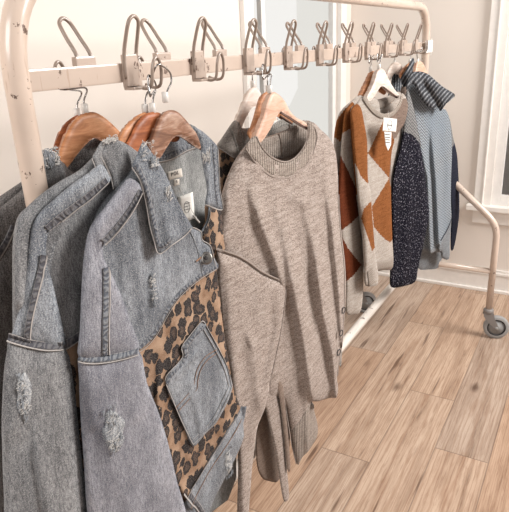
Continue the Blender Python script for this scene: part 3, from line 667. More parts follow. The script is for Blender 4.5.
for k in (0, 3.5): strip(A, 'curved_stitching', [(176+k, 405+k*.6), (185+k, 395+k*.6), (193+k, 385+k*.5), (195+k*.8, 375+k*.5), (198+k*.8, 365+k*.6), (205+k*.5, 355+k), (216, 348+k)], .0016, M['tan_thread'], shA, .0092, po)
# left front, seen edge on behind the placket
_, shA2 = cloth(A, 'left_front', [(205, 204), (213, 206), (221, 210), (224, 235), (227, 270), (230, 310), (232, 350), (236, 390), (226, 380), (218, 330), (213, 280), (207, 250), (199, 233), (205, 222)], M['leopard'], off=-.035, T=.012, R=.02, sp=.007, label='leopard print left front')
strip(A, 'front_facing', [(209, 207), (208, 218), (204, 228), (200, 234)], .006, M['denim_blue'], shA2, .004); strip(A, 'facing_piping', [(210.5, 207), (209.5, 219), (205.5, 229)], 0.0014, M['piping'], shA2, .0065)
# inside of the back
_, shAb = cloth(A, 'back_panel', [(146, 152), (156, 140), (172, 126), (190, 124), (203, 134), (212, 150), (217, 200), (222, 260), (228, 340), (234, 420), (228, 500), (140, 520), (100, 340), (96, 260), (105, 210), (125, 178)], M['denim_lining'], off=-.055, T=-.006, R=.05, sp=.009, label='lighter inside of the back')
cloth(A, 'back_collar_inside', [(150, 152), (160, 138), (176, 128), (192, 130), (204, 146), (192, 149), (180, 155), (166, 160), (157, 163)], M['denim_blue'], host=shAb, lift=.004, sp=.006)
strip(A, 'neck_seam', [(157, 162.5), (166, 161), (176, 157), (186, 151), (197, 147)], 0.0022, M['piping'], shAb, .006)
strip(A, 'neck_seam', [(158, 158), (167, 156.5), (177, 152), (186, 147), (196, 143)], .009, M['seam'], shAb, .005)
lb, _ = cloth(A, 'neck_label', [(167.4, 171.6), (181.5, 167.7), (182.6, 176), (168.8, 179.6)], M['label'], host=shAb, lift=.004, sp=.004, smooth=0, label='cream neck label')
text_mesh('lettering', 'POL', A, (174.9, 173.6), shAb, .0105, M['ink'], lb, .0055, .02)
lb, _ = cloth(A, 'size_label', [(173.6, 179.5), (179.3, 178.2), (179.5, 184.3), (174.2, 185.6)], M['label'], host=shAb, lift=.005, sp=.004, smooth=0)
text_mesh('lettering', 'S', A, (176.6, 181.8), shAb, .008, M['ink'], lb, .0065)
ht, _ = cloth(A, 'hang_tag', [(178, 197), (192.8, 191.8), (195, 218), (181, 224)], M['card'], host=shAb, lift=.018, sp=.005, smooth=0, label='white card hang tag with a round wreath mark')
ring(A, 'wreath', (187, 208), .0085, shAb, M['ink'], ht, .0004, .0195, 1.4)
for k in range(3): strip(A, 'lettering', [(184, 205+3*k), (190, 203.4+3*k)], .0009, M['ink'], shAb, .0195, ht)
tubes('tag_string', [([on_cloth(A, (176, 185), shAb, .006), on_cloth(A, (180, 190), shAb, .012), on_cloth(A, (183.5, 197), shAb, .019)], .0005, 6)], M['thread'], ht)
tubes('tag_fastener', [([on_cloth(A, (193, 217), shAb, .03), on_cloth(A, (199, 224), shAb, .034)], .0022, 8), ([on_cloth(A, (188, 205), shAb, .02), on_cloth(A, (198, 223), shAb, .033)], .0005, 6)], M['clear'], ht)
# collar leaves
leafL = [(143, 142), (150, 150), (158, 161), (166, 175), (175, 195), (184, 213), (192, 228), (185, 236), (172, 246), (159, 254), (154, 240), (150, 226), (147, 208), (141, 183), (132, 168), (137, 154)]
lo_, shL = cloth(A, 'collar_leaf', leafL, M['denim_blue'], off=.030, T=.006, R=.01, folds=[([(150, 160), (165, 200), (172, 240)], .02, .008)], nz=(.003, 20, 9, 2), sp=.005, label='left collar leaf with frayed top')
strip(A, 'collar_edge', [(132, 168), (141, 183), (147, 208), (150, 226), (154, 240), (159, 254), (172, 246), (185, 236), (192, 228)], 0.0022, M['piping'], shL, .002, lo_)
strip(A, 'collar_stitching', [(137, 166), (145, 184), (151, 208), (155, 226), (160, 246), (172, 239)], .010, M['seam'], shL, .001, lo_)
threads(A, 'frayed_threads', (142, 143), (157, 163), shL, 22, M['thread'], .003, .0005, 4, lo_, True, .008)
rip(A, (152, 160), (159, 168), shL, 8, .004); threads(A, 'frayed_threads', (166, 190), (172, 202), shL, 25, M['thread'], .003, .0006, 9, lo_, False, .008)
leafR = [(193, 127), (202, 131), (212, 140), (218, 149), (219, 170), (220, 190), (223, 208), (219, 210), (211, 207), (205, 205), (207, 190), (204, 172), (201, 156), (201, 146), (197, 134)]
lr_, shR = cloth(A, 'collar_leaf', leafR, M['denim_blue'], off=.01, T=.008, R=.015, nz=(.003, 25, 9, 5), sp=.005)
strip(A, 'collar_edge', [(218, 149), (219, 170), (220, 190), (223, 208), (219, 210), (211, 207), (205, 205)], 0.0022, M['piping'], shR, .002, lr_)
strip(A, 'collar_stitching', [(213, 145), (215, 170), (216, 190), (218, 205)], .007, M['seam'], shR, .001, lr_)
threads(A, 'frayed_threads', (202, 153), (210, 162), shR, 30, M['thread'], .003, .0006, 11, lr_, False, .009)
# sleeve
slU = [(130, 178), (142, 190), (132, 210), (118, 230), (105, 244), (104, 256), (109, 268), (120, 292), (130, 320), (139, 352), (110, 358), (80, 358), (80.5, 331), (82, 293), (84, 255), (90, 227), (104, 208), (118, 190)]
so, shS = cloth(A, 'sleeve_top', slU, M['denim_lav'], off=.032, T=.026, R=.05, Tb=.02, folds=[([(101, 222), (104, 245), (109, 270)], .006, .006), ([(96, 240), (92, 300), (90, 350)], .03, .006)], nz=(.008, 13, 5, 8), sp=.006, label='upper sleeve, slightly lavender')
strip(A, 'shoulder_seam', [(142, 192), (132, 210), (118, 229), (105, 243)], .010, M['seam_dark'], shS, .004, so)
strip(A, 'shoulder_piping', [(143, 195), (134, 213), (120, 232), (107, 246)], 0.0016, M['piping'], shS, .004, so)
strip(A, 'sleeve_seam', [(108, 268), (108.5, 300), (108, 330), (107, 354)], .011, M['seam'], shS, .004, so)
strip(A, 'sleeve_piping', [(111, 270), (112, 300), (111.5, 330), (111, 354)], 0.0016, M['piping'], shS, .0045, so)
slL = [(80, 353), (108, 354), (138, 349), (147, 383), (162, 422), (177, 481), (190, 560), (95, 560), (87, 512), (84, 466), (80.5, 417), (79, 380)]
sl, shT = cloth(A, 'sleeve', slL, M['denim_lav'], off=.034, T=.03, R=.06, Tb=.025, folds=[([(110, 360), (118, 430), (135, 512)], .03, .007), ([(92, 360), (96, 420)], .012, .004), ([(130, 365), (140, 410)], .012, .004)], nz=(.010, 12, 4, 12), sp=.0065, label='lower sleeve with a frayed rip')
strip(A, 'sleeve_cross_seam', [(80, 356), (95, 358), (108, 357), (124, 354), (138, 350)], .011, M['seam'], shT, .005, sl)
strip(A, 'sleeve_piping', [(80, 360.5), (95, 362), (108, 361), (124, 358), (139, 354)], 0.0018, M['piping'], shT, .006, sl)
rip(A, (106, 406), (127, 446), shT, 21, .005)
rip(A, (152, 272), (157, 304), shA, 31, .007)
HGA = hanger('weathered wooden coat hanger holding the front leopard print jacket', A, [(151, 151), (151.5, 143), (154, 134), (159.5, 119.5), (165, 112), (171, 110), (178, 112), (186, 120), (193, 129), (199, 137), (201, 148), (200, 150), (187, 141), (176, 136), (166.5, 148), (160, 158), (154, 158)], M['wood_grey'], off=-.018, th=.018, hook=[(168, 97), (170.5, 90), (174, 82), (173, 73), (167, 67), (160, 65)], hook_end=[(.048, Y0+.030, ZB-.012), (.046, Y0+.024, ZB-.030)])

# --- second jacket
B = Garment('denim_jacket', 'second denim jacket from the front, grey sleeve with small frayed rip, white piped collar', 'jacket', (152, 100), .058, 3, GJ, .45)
bodyB = [(106, 141), (118, 140), (135, 150), (150, 165), (170, 200), (180, 300), (190, 420), (180, 540), (60, 540), (50, 420), (45, 300), (46, 230), (72, 205), (96, 178), (100, 160)]
_, shB = cloth(B, 'leopard_body', bodyB, M['leopard'], T=.03, R=.06, Tb=.012, folds=[([(80, 250), (76, 350), (90, 480)], .02, .008)], nz=(.011, 13, 5, 23), sp=.009, label='leopard print body panel')
cloth(B, 'denim_yoke', [(106, 143), (118, 141), (135, 150), (150, 165), (170, 200), (170, 300), (110, 322), (82, 336), (60, 347), (48, 300), (46, 232), (72, 207), (96, 178)], M['denim_grey'], host=shB, lift=.004, sp=.007)
strip(B, 'yoke_seam', [(60, 347), (72, 341), (82, 335), (100, 324)], .016, M['seam_dark'], shB, .006)
strip(B, 'yoke_piping', [(62, 351), (74, 345), (84, 338), (100, 328)], 0.0018, M['piping'], shB, .006)
lf = [(106, 141), (111, 137.5), (118, 141), (125, 148), (130, 157), (131, 166), (125, 178), (114, 190), (111, 178), (107, 168), (100.6, 157), (103, 149)]
lo2, shBl = cloth(B, 'collar_leaf', lf, M['denim_grey'], off=.028, T=.008, R=.015, nz=(.003, 20, 9, 2), sp=.005)
strip(B, 'collar_piping', [(100.6, 157), (107, 168), (111, 178), (113.5, 190)], 0.0025, M['piping'], shBl, .002, lo2)
threads(B, 'frayed_threads', (104, 139), (119, 143), shBl, 30, M['thread'], .003, .0007, 14, lo2, True, .009)
slU = [(101, 164), (110, 176), (111, 180), (90, 200), (78, 209), (62, 222), (49, 232), (47, 245), (48, 258), (49, 268), (57, 302), (65, 348), (40, 345), (10, 339), (13.7, 329), (20.5, 291), (24, 270), (27, 248), (32, 225), (41, 211), (54, 199), (72, 184), (88, 173)]
so, shS = cloth(B, 'sleeve_top', slU, M['denim'], off=.030, T=.026, R=.045, Tb=.02, folds=[([(48, 236), (47, 255), (49, 270)], .006, .006)], nz=(.008, 13, 5, 28), sp=.006, label='upper sleeve')
strip(B, 'shoulder_seam', [(108, 182), (90, 198), (78, 207), (62, 219), (49, 230)], .010, M['seam_dark'], shS, .004, so)
strip(B, 'shoulder_piping', [(110, 184), (92, 201), (79, 210), (64, 222.5)], 0.0014, M['piping'], shS, .004, so)
strip(B, 'sleeve_seam', [(47, 256), (41, 288), (34, 318), (29, 343)], .011, M['seam_dark'], shS, .004, so)
strip(B, 'sleeve_piping', [(49.5, 258), (43.5, 289), (36.5, 320), (32, 343)], 0.0016, M['piping'], shS, .004, so)
slL = [(10, 337), (30, 342), (64, 346), (74, 386), (79, 432), (84, 476), (87, 512), (90, 560), (0, 560), (4, 512), (2.5, 466), (2, 417), (4, 372), (7, 350)]
sl, shT = cloth(B, 'sleeve', slL, M['denim_grey'], off=.032, T=.028, R=.055, Tb=.02, folds=[([(36, 400), (44, 450), (58, 520)], .008, .009), ([(24, 350), (18, 420)], .02, .005)], nz=(.010, 12, 4, 32), sp=.0065, label='lower grey sleeve')
strip(B, 'sleeve_cross_seam', [(10.5, 336), (30, 342), (48, 345), (64, 345)], .011, M['seam_dark'], shT, .005, sl)
strip(B, 'sleeve_piping', [(9.5, 340), (30, 346), (48, 349), (65, 349)], 0.0018, M['piping'], shT, .006, sl)
rip(B, (22, 372), (36, 412), shT, 41, .005)
hanger('orange wooden coat hanger inside the second denim jacket', B, [(130, 160), (125.5, 147), (131, 135), (137, 123), (144, 115), (152, 112), (162, 114), (172, 124), (180, 138), (172, 142), (158, 132), (146, 142), (138, 158)], M['wood_red'], off=-.008, th=.012, hook=[(154.5, 108), (155, 99), (157.5, 90)], hook_end=loop_end(Y0, 1, .002))

# --- third jacket: only shoulder and sleeve edge show
C_ = Garment('denim_jacket', 'third denim jacket from the front, only its shoulder showing beside the post', 'jacket', (147, 100), .034, -1, GJ, .45)
bd = [(92, 158), (100, 152), (110, 150), (112, 172), (80, 215), (52, 262), (50, 330), (56, 420), (56, 540), (20, 540), (12, 420), (12.5, 330), (12.4, 270), (13, 240), (15, 226), (19, 215), (27, 207), (40, 195), (60, 181), (78, 171)]
_, shC = cloth(C_, 'denim_body', bd, M['denim_grey'], off=.022, T=.02, R=.03, Tb=.012, folds=[([(35, 205), (25, 225), (24, 300)], .010, .010)], nz=(.008, 13, 5, 43), sp=.008)
lf = [(101, 142), (106, 140), (108, 150), (107, 166), (100, 172), (96, 168), (92, 159), (96, 150)]
lo3, shCl = cloth(C_, 'collar_leaf', lf, M['denim_grey'], off=.040, T=.006, R=.012, sp=.005)
strip(C_, 'collar_piping', [(92, 159), (95, 166), (98, 173)], 0.0022, M['piping'], shCl, .002, lo3)
hanger('orange wooden coat hanger inside the third denim jacket', C_, [(122, 146), (120, 139), (125, 127), (134, 118), (142, 113), (148, 113), (158, 120), (165, 135), (155, 138), (145, 130), (134, 142), (128, 150)], M['wood'], off=.004, th=.012, hook=[(147, 109), (147.5, 100), (150, 92)], hook_end=loop_end(Y0, 1, .004))

# --- fourth and fifth jackets hang on the back hooks
D_ = Garment('denim_jacket', 'grey brown denim jacket behind the white post with a frayed collar leaf', 'jacket', (87, 107), -.045, 2, GJ, .45)
bd = [(60, 160), (75, 172), (110, 150), (130, 165), (140, 400), (130, 540), (-30, 540), (-40, 360), (-30, 250), (-14, 220), (0, 208), (18, 193), (42, 172)]
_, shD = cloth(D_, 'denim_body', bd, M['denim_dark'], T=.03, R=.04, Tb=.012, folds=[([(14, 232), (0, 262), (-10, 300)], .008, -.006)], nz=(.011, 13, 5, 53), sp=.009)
strip(D_, 'sleeve_seam', [(16, 228), (10, 241), (0, 257), (-12, 275)], .010, M['seam_dark'], shD, .003)
strip(D_, 'sleeve_piping', [(18, 231), (12, 244), (2, 260), (-10, 278)], 0.0014, M['piping'], shD, .003)
cloth(D_, 'back_collar_inside', [(64, 172), (66, 158), (80, 148), (95, 138), (108, 138), (112, 150), (90, 165), (70, 178)], M['denim_dark'], off=-.03, T=.004, R=.02, sp=.008, label='dark inside of the collar')
lf = [(36, 158), (40, 153), (47, 149), (53, 151), (58, 155), (62, 165), (66, 177), (55, 185), (43, 193), (38, 180)]
lo4, shDl = cloth(D_, 'collar_leaf', lf, M['denim_grey'], off=.02, T=.008, R=.015, nz=(.003, 20, 9, 2), sp=.005)
threads(D_, 'frayed_threads', (40, 152), (60, 166), shDl, 130, M['thread'], .003, .0008, 17, lo4, True, .009); threads(D_, 'frayed_threads', (41, 155), (56, 168), shDl, 90, M['fray_blue'], .004, .0010, 18, lo4, False, .009)
hanger('broad orange wooden coat hanger, second from the left, in the dark denim jacket', D_, [(60, 164), (59.5, 153), (64, 139), (71, 125), (79, 116), (90, 112), (99, 114), (110, 122), (122, 135), (118, 141), (108, 142), (101, 141), (93, 138.5), (80, 151), (68, 167), (63, 169)], M['wood'], off=-.004, th=.014, hook=[(87, 108.5), (86, 101), (88, 88)], hook_end=[(-.045, .72, ZB-.02), (-.05, .705, ZB+.0), (-.055, .690, ZB+.008), (-.06, .675, ZB)])
E_ = Garment('denim_jacket', 'darkest denim jacket at the far left edge of the picture', 'jacket', (79, 112), -.085, 4, GJ, .45)
bd = [(50, 165), (70, 160), (90, 160), (110, 200), (110, 540), (-60, 540), (-60, 330), (-40, 235), (-14, 206), (0, 196), (18, 184), (36, 172)]
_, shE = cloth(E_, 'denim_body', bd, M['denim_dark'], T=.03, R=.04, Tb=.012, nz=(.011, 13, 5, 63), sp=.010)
hanger('reddish wooden coat hanger at the far left behind the broad one', E_, [(54, 160), (53, 150), (58, 136), (65, 124), (73, 117), (82, 114), (92, 118), (104, 130), (95, 136), (82, 132), (70, 150), (62, 165)], M['wood_red'], off=0, th=.012, hook=[(78.5, 113), (79, 104), (83, 92)], hook_end=[(-.045, .735, ZB-.02), (-.05, .728, ZB+.002), (-.055, .705, ZB+.009), (-.06, .69, ZB)])

# ================================================================== jumpers in the middle
GS = 'taupe jumpers in the middle'
P = Garment('knit_jumper', 'large taupe crew neck jumper with dropped sleeve seam, in the middle of the rack', 'jumper', (270, 84), .075, 8, GS, .5)
nose = [(336, 373), (337, 385), (334, 396), (322, 399), (311, 397), (314, 410), (318, 428), (315, 440), (303, 455), (297, 464), (293, 452), (290, 430), (283, 400), (268, 400), (250, 380), (225, 300), (217, 253), (218, 230), (221, 200), (226, 180), (233, 164), (243, 149)]
bodyP = [(254, 136.5), (258, 145), (266, 160), (279, 168), (293, 166), (304, 156), (310, 142), (312, 128), (313, 123), (320, 129), (331, 140), (336, 155), (338, 176), (338.5, 200), (341, 230), (345, 262), (346, 290), (344, 320), (341, 350)]+nose
hullP = [(254, 136.5), (270, 125), (295, 115), (313, 122), (320, 129), (331, 140), (336, 155), (338, 176), (338.5, 200), (341, 230), (345, 262), (346, 290), (344, 320), (341, 350)]+nose
FP = [([(248, 168), (252, 195), (262, 225), (276, 262), (282, 282)], .032, .018, 's'), ([(268, 188), (282, 225), (292, 280), (303, 340), (313, 400)], .045, .028, 's'), ([(297, 180), (311, 240), (321, 310), (330, 350), (335, 392)], .040, .024, 's'), ([(320, 165), (329, 220), (336, 290), (340, 340)], .026, .016, 's'),
      ([(236, 175), (230, 200), (226, 235)], .03, .010), ([(294, 330), (305, 380), (307, 445)], .018, .010), ([(286, 200), (302, 260), (314, 330)], .016, -.006), ([(283, 195), (296, 200), (302, 205)], .012, .005)]
_, shP = cloth(P, 'knit_body', bodyP, M['taupe'], T=.045, R=.09, hull=hullP, folds=FP, nz=(.006, 18, 4, 71), sp=.0075)
nb = [(252, 138), (257, 136.5), (262, 147), (270, 156), (279, 161), (287, 162), (295, 158), (302, 150), (307, 139), (308, 128), (307, 123.5), (311, 121.5), (316, 129), (317, 138), (313, 153), (305, 167), (293, 176), (279, 178.5), (266, 173), (254, 161), (245, 148)]
_, shN = cloth(P, 'neckband', nb, M['taupe_rib'], off=.022, T=.007, R=.010, sp=.005, nz=None, label='ribbed neckband')
cl = [(248, 142), (256, 154), (266, 166), (279, 171), (291, 169), (303, 159), (311, 146), (313, 134), (310, 123)]
for k in range(0, 44):
    t = k/43*(len(cl)-1); i = min(int(t), len(cl)-2); f = t-i; c = np.array(cl[i])*(1-f)+np.array(cl[i+1])*f; dd = np.array(cl[i+1])-np.array(cl[i]); dd = dd/np.linalg.norm(dd); nn = np.array([-dd[1], dd[0]])
strip(P, 'neck_roll', [(246, 149), (254, 161), (266, 173), (279, 178.5), (293, 176), (305, 167), (313, 153), (317, 138), (315, 128)], .004, M['taupe'], shN, .002, bulge=.003)
strip(P, 'neck_roll', [(257, 137), (262, 147), (270, 156), (279, 161), (287, 162), (295, 158), (302, 150), (307, 139), (308, 126)], .004, M['taupe'], shN, .002, bulge=.003)
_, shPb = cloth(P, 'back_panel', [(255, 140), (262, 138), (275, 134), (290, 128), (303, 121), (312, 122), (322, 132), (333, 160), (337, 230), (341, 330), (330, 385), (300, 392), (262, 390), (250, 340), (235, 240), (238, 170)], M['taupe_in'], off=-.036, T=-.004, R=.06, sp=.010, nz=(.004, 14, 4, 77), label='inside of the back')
cloth(P, 'back_neckband', [(255, 141), (266, 138), (279, 134), (292, 127), (304, 120), (309, 128), (307, 142), (298, 152), (282, 158), (268, 156), (258, 150)], M['taupe_rib'], host=shPb, lift=.004, sp=.006, label='ribbed back neckband')
strip(P, 'neck_seam', [(279, 134), (281, 142), (282, 156)], .003, M['taupe_in'], shPb, .006)
slv = [(217, 250), (226, 253), (238, 257), (250, 264), (262, 273), (275, 279), (287, 284), (286, 300), (284, 315), (280, 340), (275, 362), (270, 385), (265, 408), (258, 425), (255, 445), (252, 470), (249, 512), (247, 570), (236, 570), (237, 512), (238, 480), (238, 450), (235, 420), (231, 400), (226, 360), (222, 330), (219, 300), (217, 270)]
so, shV = cloth(P, 'sleeve', slv, M['taupe'], off=.035, T=.022, R=.05, Tb=.02, folds=[([(228, 260), (232, 340), (242, 430), (245, 512)], .018, .010), ([(238, 300), (250, 330), (262, 400)], .02, .008), ([(246, 330), (254, 345)], .006, .004), ([(270, 290), (272, 330), (262, 380)], .014, -.008)], nz=(.006, 16, 4, 81), sp=.007)
strip(P, 'sleeve_seam', [(217, 249), (226, 252), (238, 256), (250, 263), (262, 272), (275, 278), (288, 284)], .006, M['taupe'], shV, .003, so, bulge=.004)
strip(P, 'sleeve_seam', [(287, 286), (284, 312), (280, 338), (275, 361), (270, 385)], .004, M['taupe'], shV, .002, so, bulge=.003)
cloth(P, 'slit_edge', [(262, 392), (272, 388), (280, 400), (283, 430), (286, 460), (289, 493), (287, 501), (283, 499), (279, 475), (275, 450), (268, 420)], M['taupe'], off=.012, T=.010, R=.012, Tb=.006, sp=.006)
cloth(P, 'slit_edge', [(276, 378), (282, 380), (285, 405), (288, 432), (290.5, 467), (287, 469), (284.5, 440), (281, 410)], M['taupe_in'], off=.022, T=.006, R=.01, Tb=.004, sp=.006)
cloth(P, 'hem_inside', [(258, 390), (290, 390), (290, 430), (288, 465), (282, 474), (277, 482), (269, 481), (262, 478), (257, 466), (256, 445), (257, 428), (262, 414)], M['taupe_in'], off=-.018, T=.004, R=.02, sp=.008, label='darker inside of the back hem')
strip(P, 'hem_edge', [(284, 396), (288, 420), (291, 440), (296, 462)], .004, M['taupe'], shP, .006, bulge=.004)
cloth(P, 'hem_rib', [(311, 397), (314, 410), (318, 428), (315, 440), (303, 455), (297, 464), (293, 445), (291, 430), (300, 415)], M['taupe_rib'], host=shP, lift=.003, sp=.006)
strip(P, 'button_placket', [(338, 195), (340, 230), (343.5, 262), (344, 290), (342.5, 320), (339, 350), (336, 372)], .010, M['taupe'], shP, .003, bulge=.002)
for q in ((341.3, 307.5), (338.3, 328.5), (336.3, 347.5)):
    b = disc(P, 'button', q, .0095, shP, M['taupe'], .015, .0015, D=P.n); ring(P, 'button_rim', q, .0095, shP, M['ink'], b, .0015, .019)
hanger('light wooden coat hanger with brown edge in the taupe jumper neck', P, [(272, 92.5), (278, 94), (285, 101.5), (290, 111), (297, 118), (306, 123), (308, 129), (301, 126), (294, 121.5), (287, 117), (280, 113), (276, 118), (272, 126), (266, 136), (260, 143), (255, 143), (256, 135), (259.5, 127), (264, 115), (267, 103)], M['wood_light'], off=-.012, th=.018, hook=[(272, 89), (273, 80), (273.5, 74)], hook_end=loop_end(Y0+2*SP), striped=[[(279.5, 112.5), (287, 117), (294, 121.5), (301, 126), (307, 129)]])
Q = Garment('knit_jumper', 'taupe jumper mostly hidden behind the large one, grey rib showing inside its neckline', 'jumper', (268, 84), .016, 8, GS, .5)
_, shQ = cloth(Q, 'knit_body', [(240, 152), (248, 144), (258, 140), (270, 132), (283, 122), (300, 122), (312, 125), (328, 140), (334, 170), (338, 250), (343, 300), (342, 345), (341, 367), (337, 362), (330, 380), (262, 400), (240, 300), (225, 200), (230, 170)], M['grey_knit'], T=.008, R=.05, Tb=.012, nz=(.006, 18, 4, 91), sp=.010)
strip(Q, 'neck_seam', [(285, 114), (289, 122), (290, 132)], .004, M['taupe_in'], shQ, .003)
strip(Q, 'neckband', [(262, 141), (270, 131), (280, 124), (289, 122), (297, 127)], .018, M['grey_rib'], shQ, .002)
hanger('light wooden coat hanger directly behind the one in the taupe jumper', Q, [(264, 93), (270, 92), (279, 100), (286, 112), (294, 121), (289, 125), (278, 117), (272, 115), (265, 124), (259, 138), (252, 141), (249, 133), (254, 122), (258, 108), (261, 98)], M['wood'], off=0, th=.012, hook=[(269.5, 89), (269, 80), (271, 73)], hook_end=loop_end(Y0+2*SP, 1, .003), striped=[[(279, 116), (285, 120), (291, 124)]])
Rr = Garment('knit_jumper', 'grey knit with leopard print panel between front denim jacket and large taupe jumper', 'jumper', (254, 80), -.04, 8, None, .6)
_, shR2 = cloth(Rr, 'leopard_body', [(217, 147), (227, 150), (234, 157), (246, 150), (262, 160), (268, 250), (262, 400), (232, 400), (222, 330), (218, 240), (217, 190)], M['leopard'], T=.02, R=.03, Tb=.012, nz=(.008, 20, 9, 101), sp=.009)
go, shG = cloth(Rr, 'knit_shoulder', [(234, 120.5), (239, 123), (242, 128), (254, 127.5), (262, 128), (262, 146), (246, 150), (238, 157), (234, 158.5), (225, 152), (216.5, 146.5), (221, 139), (227, 130)], M['grey_knit'], off=.02, T=.014, R=.02, Tb=.005, sp=.006, nz=(.003, 20, 9, 3), label='grey knit shoulder and collar')
strip(Rr, 'collar_seam', [(231, 128), (235, 139), (238, 148), (239, 156)], .005, M['grey_rib'], shG, .003, go); strip(Rr, 'collar_seam', [(239, 123), (241.5, 132), (244, 142), (246, 149)], .005, M['grey_rib'], shG, .003, go)
strip(Rr, 'hem_edge', [(216.5, 146.5), (225, 152), (234, 158)], 0.0022, M['piping'], shG, .002, go)
hanger('pale wooden coat hanger left of the taupe jumper, on the back hook', Rr, [(254, 87), (259, 90), (263, 98), (270, 110), (278, 119), (274, 122), (266, 116), (258, 109), (253, 107), (250, 111), (244, 122), (241, 130), (236, 129), (234.5, 124), (237, 118), (243, 104), (248, 92)], M['wood_pale'], off=-.004, th=.014, hook=[(254.5, 84), (254, 76), (256, 66)], hook_end=[(-.055, Y0+2*SP+.02, ZB-.012), (-.06, Y0+2*SP+.028, ZB+.002), (-.06, Y0+2*SP+.045, ZB-.002)], striped=[[(257, 106), (263, 110), (270, 115)]])

# ================================================================== argyle jumpers
GA = 'argyle jumpers'
J = Garment('argyle_jumper', 'oatmeal and ochre argyle jumper with a square white hang tag at its neck', 'jumper', (381, 66), .07, 12, GA, .6)
bodyJ = [(363, 96), (366, 101), (371, 108), (379, 114), (387, 115.5), (394, 111), (399, 103), (401, 94), (405, 96), (408, 106), (405, 122), (398, 134), (392, 150), (391, 175), (391.5, 210), (392.5, 240), (393, 267), (384, 270), (373, 271), (366, 262), (358, 210), (352, 150), (350, 112), (356, 104)]
hullJ = [(363, 96), (385, 84), (401, 92)]+bodyJ[8:]
zJ = [([(368, 153.5), (383, 122), (389, 118), (394, 140), (392, 178), (389, 178)], M['orange']), ([(352, 112), (354, 128), (361, 140), (368, 153), (362, 190), (350, 200), (346, 110)], M['orange']), ([(372, 206), (389, 178), (396, 180), (396, 238), (390, 242), (382, 236), (374, 226)], M['orange']), ([(398, 130), (412, 118), (405, 170), (393, 200), (389, 178), (392, 150)], M['brown']), ([(389, 118), (401, 100), (412, 98), (410, 130), (398, 134), (393, 140)], M['brown'])]  # brown zones paint shade onto the oatmeal right shoulder and side
_, shJ = cloth(J, 'argyle_body', bodyJ, M['cream'], T=.03, R=.05, hull=hullJ, zones=zJ, folds=[([(366, 120), (370, 190), (374, 260)], .03, .008), ([(388, 118), (392, 160), (393, 240)], .02, -.012)], nz=(.006, 16, 4, 111), sp=.0065)
strip(J, 'neckband', [(364, 98), (368, 105), (374, 112), (381, 116.5), (388, 116.5), (395, 112), (400, 104), (402, 95)], .018, M['cream_rib'], shJ, .006, bulge=.003)
strip(J, 'hem_rib', [(372, 265), (382, 265), (393, 262)], .04, M['cream_rib'], shJ, .003)
_, shJb = cloth(J, 'back_panel', [(366, 97), (374, 100), (386, 97), (396, 92), (402, 96), (402, 130), (392, 250), (376, 250), (360, 130)], M['cream'], off=-.05, T=0, R=.03, sp=.010, label='inside of the back')
strip(J, 'back_neckband', [(369, 102), (377, 105), (386, 103), (395, 96)], .03, M['cream_rib'], shJb, .004)
s2 = [(356, 104), (361, 108), (364, 122), (367, 140), (367.5, 158), (368, 180), (371, 190), (371.5, 205), (373, 225), (375, 250), (378, 270), (378, 283), (374, 286), (365, 285), (364, 270), (362.5, 245), (361, 218), (358, 200), (356, 178), (353, 143), (352, 125), (350, 112)]
z2 = [([(350, 100), (362, 100), (364, 120), (372, 150), (368, 184), (361, 176), (354, 160), (350, 130)], M['orange']), ([(364, 208), (370, 202), (376, 202), (377, 246), (372, 250), (368, 236), (361, 218)], M['orange'])]
so, shJ2 = cloth(J, 'sleeve', s2, M['cream'], off=.032, T=.02, R=.03, Tb=.015, zones=z2, nz=(.005, 16, 4, 113), sp=.0065, folds=[([(360, 170), (366, 200), (368, 260)], .02, .008)])
strip(J, 'cuff_rib', [(370, 268), (371.5, 284)], .04, M['cream_rib'], shJ2, .002, so)
ht, sht = cloth(J, 'hang_tag', [(383.5, 117.5), (397, 119), (396, 132), (382.5, 131)], M['card'], off=.065, T=.001, R=.01, sp=.006, nz=None, smooth=0, label='square white hang tag with a round mark')
ring(J, 'round_mark', (389.8, 125), .015, sht, M['ink'], ht, .0006, .003); strip(J, 'lettering', [(387.5, 125), (392, 125.3)], .003, M['ink'], sht, .0015, ht)
h2, sh2 = cloth(J, 'size_tag', [(384, 131.5), (391.5, 132), (391, 145), (388, 151), (385.5, 145)], M['card'], off=.062, T=.001, R=.01, sp=.006, nz=None, smooth=0, label='long pointed paper tag')
for k in range(4): strip(J, 'lettering', [(385.6, 134.5+2.6*k), (390, 134.8+2.6*k)], .0028, M['ink'], sh2, .0015, h2)
tubes('tag_string', [([on_cloth(J, (388, 112), shJ, .012), on_cloth(J, (388.5, 116), shJ, .03), on_cloth(J, (389, 119), sht, .002)], .0007, 6)], M['thread'], ht)
hanger('pale wooden coat hanger in the tagged argyle jumper', J, [(381, 68.5), (385, 71.5), (389, 80), (394.6, 89.4), (399, 95), (397, 98.5), (389, 92), (382, 86), (377.5, 91.5), (374, 97), (370, 101), (367, 97), (371, 89.4), (375, 79.8), (377.5, 71.5)], M['wood_pale'], off=-.012, th=.02, hook=[(381, 66.5), (382.5, 60), (384, 54)], hook_end=loop_end(Y0+6*SP), striped=[[(383, 87), (389, 92), (396, 97.5)]])
K = Garment('argyle_jumper', 'rust and oatmeal argyle jumper on the left of the tagged one', 'jumper', (372, 68), .03, 12, GA, .5)
bodyK = [(360, 95), (368, 98), (378, 100), (380, 130), (375, 240), (368, 262), (352, 262), (344, 210), (338, 195), (334.5, 180), (333.5, 150), (335, 128), (340, 112), (350, 102)]
_, shK = cloth(K, 'argyle_body', bodyK, M['cream'], T=.025, R=.03, Tb=.015, zones=[([(334, 138), (334, 124), (346, 108), (350, 112), (344, 130), (341, 142)], M['orange']), ([(330, 200), (333, 170), (340, 172), (342, 200)], M['rust'])], nz=(.006, 16, 4, 121), sp=.009)
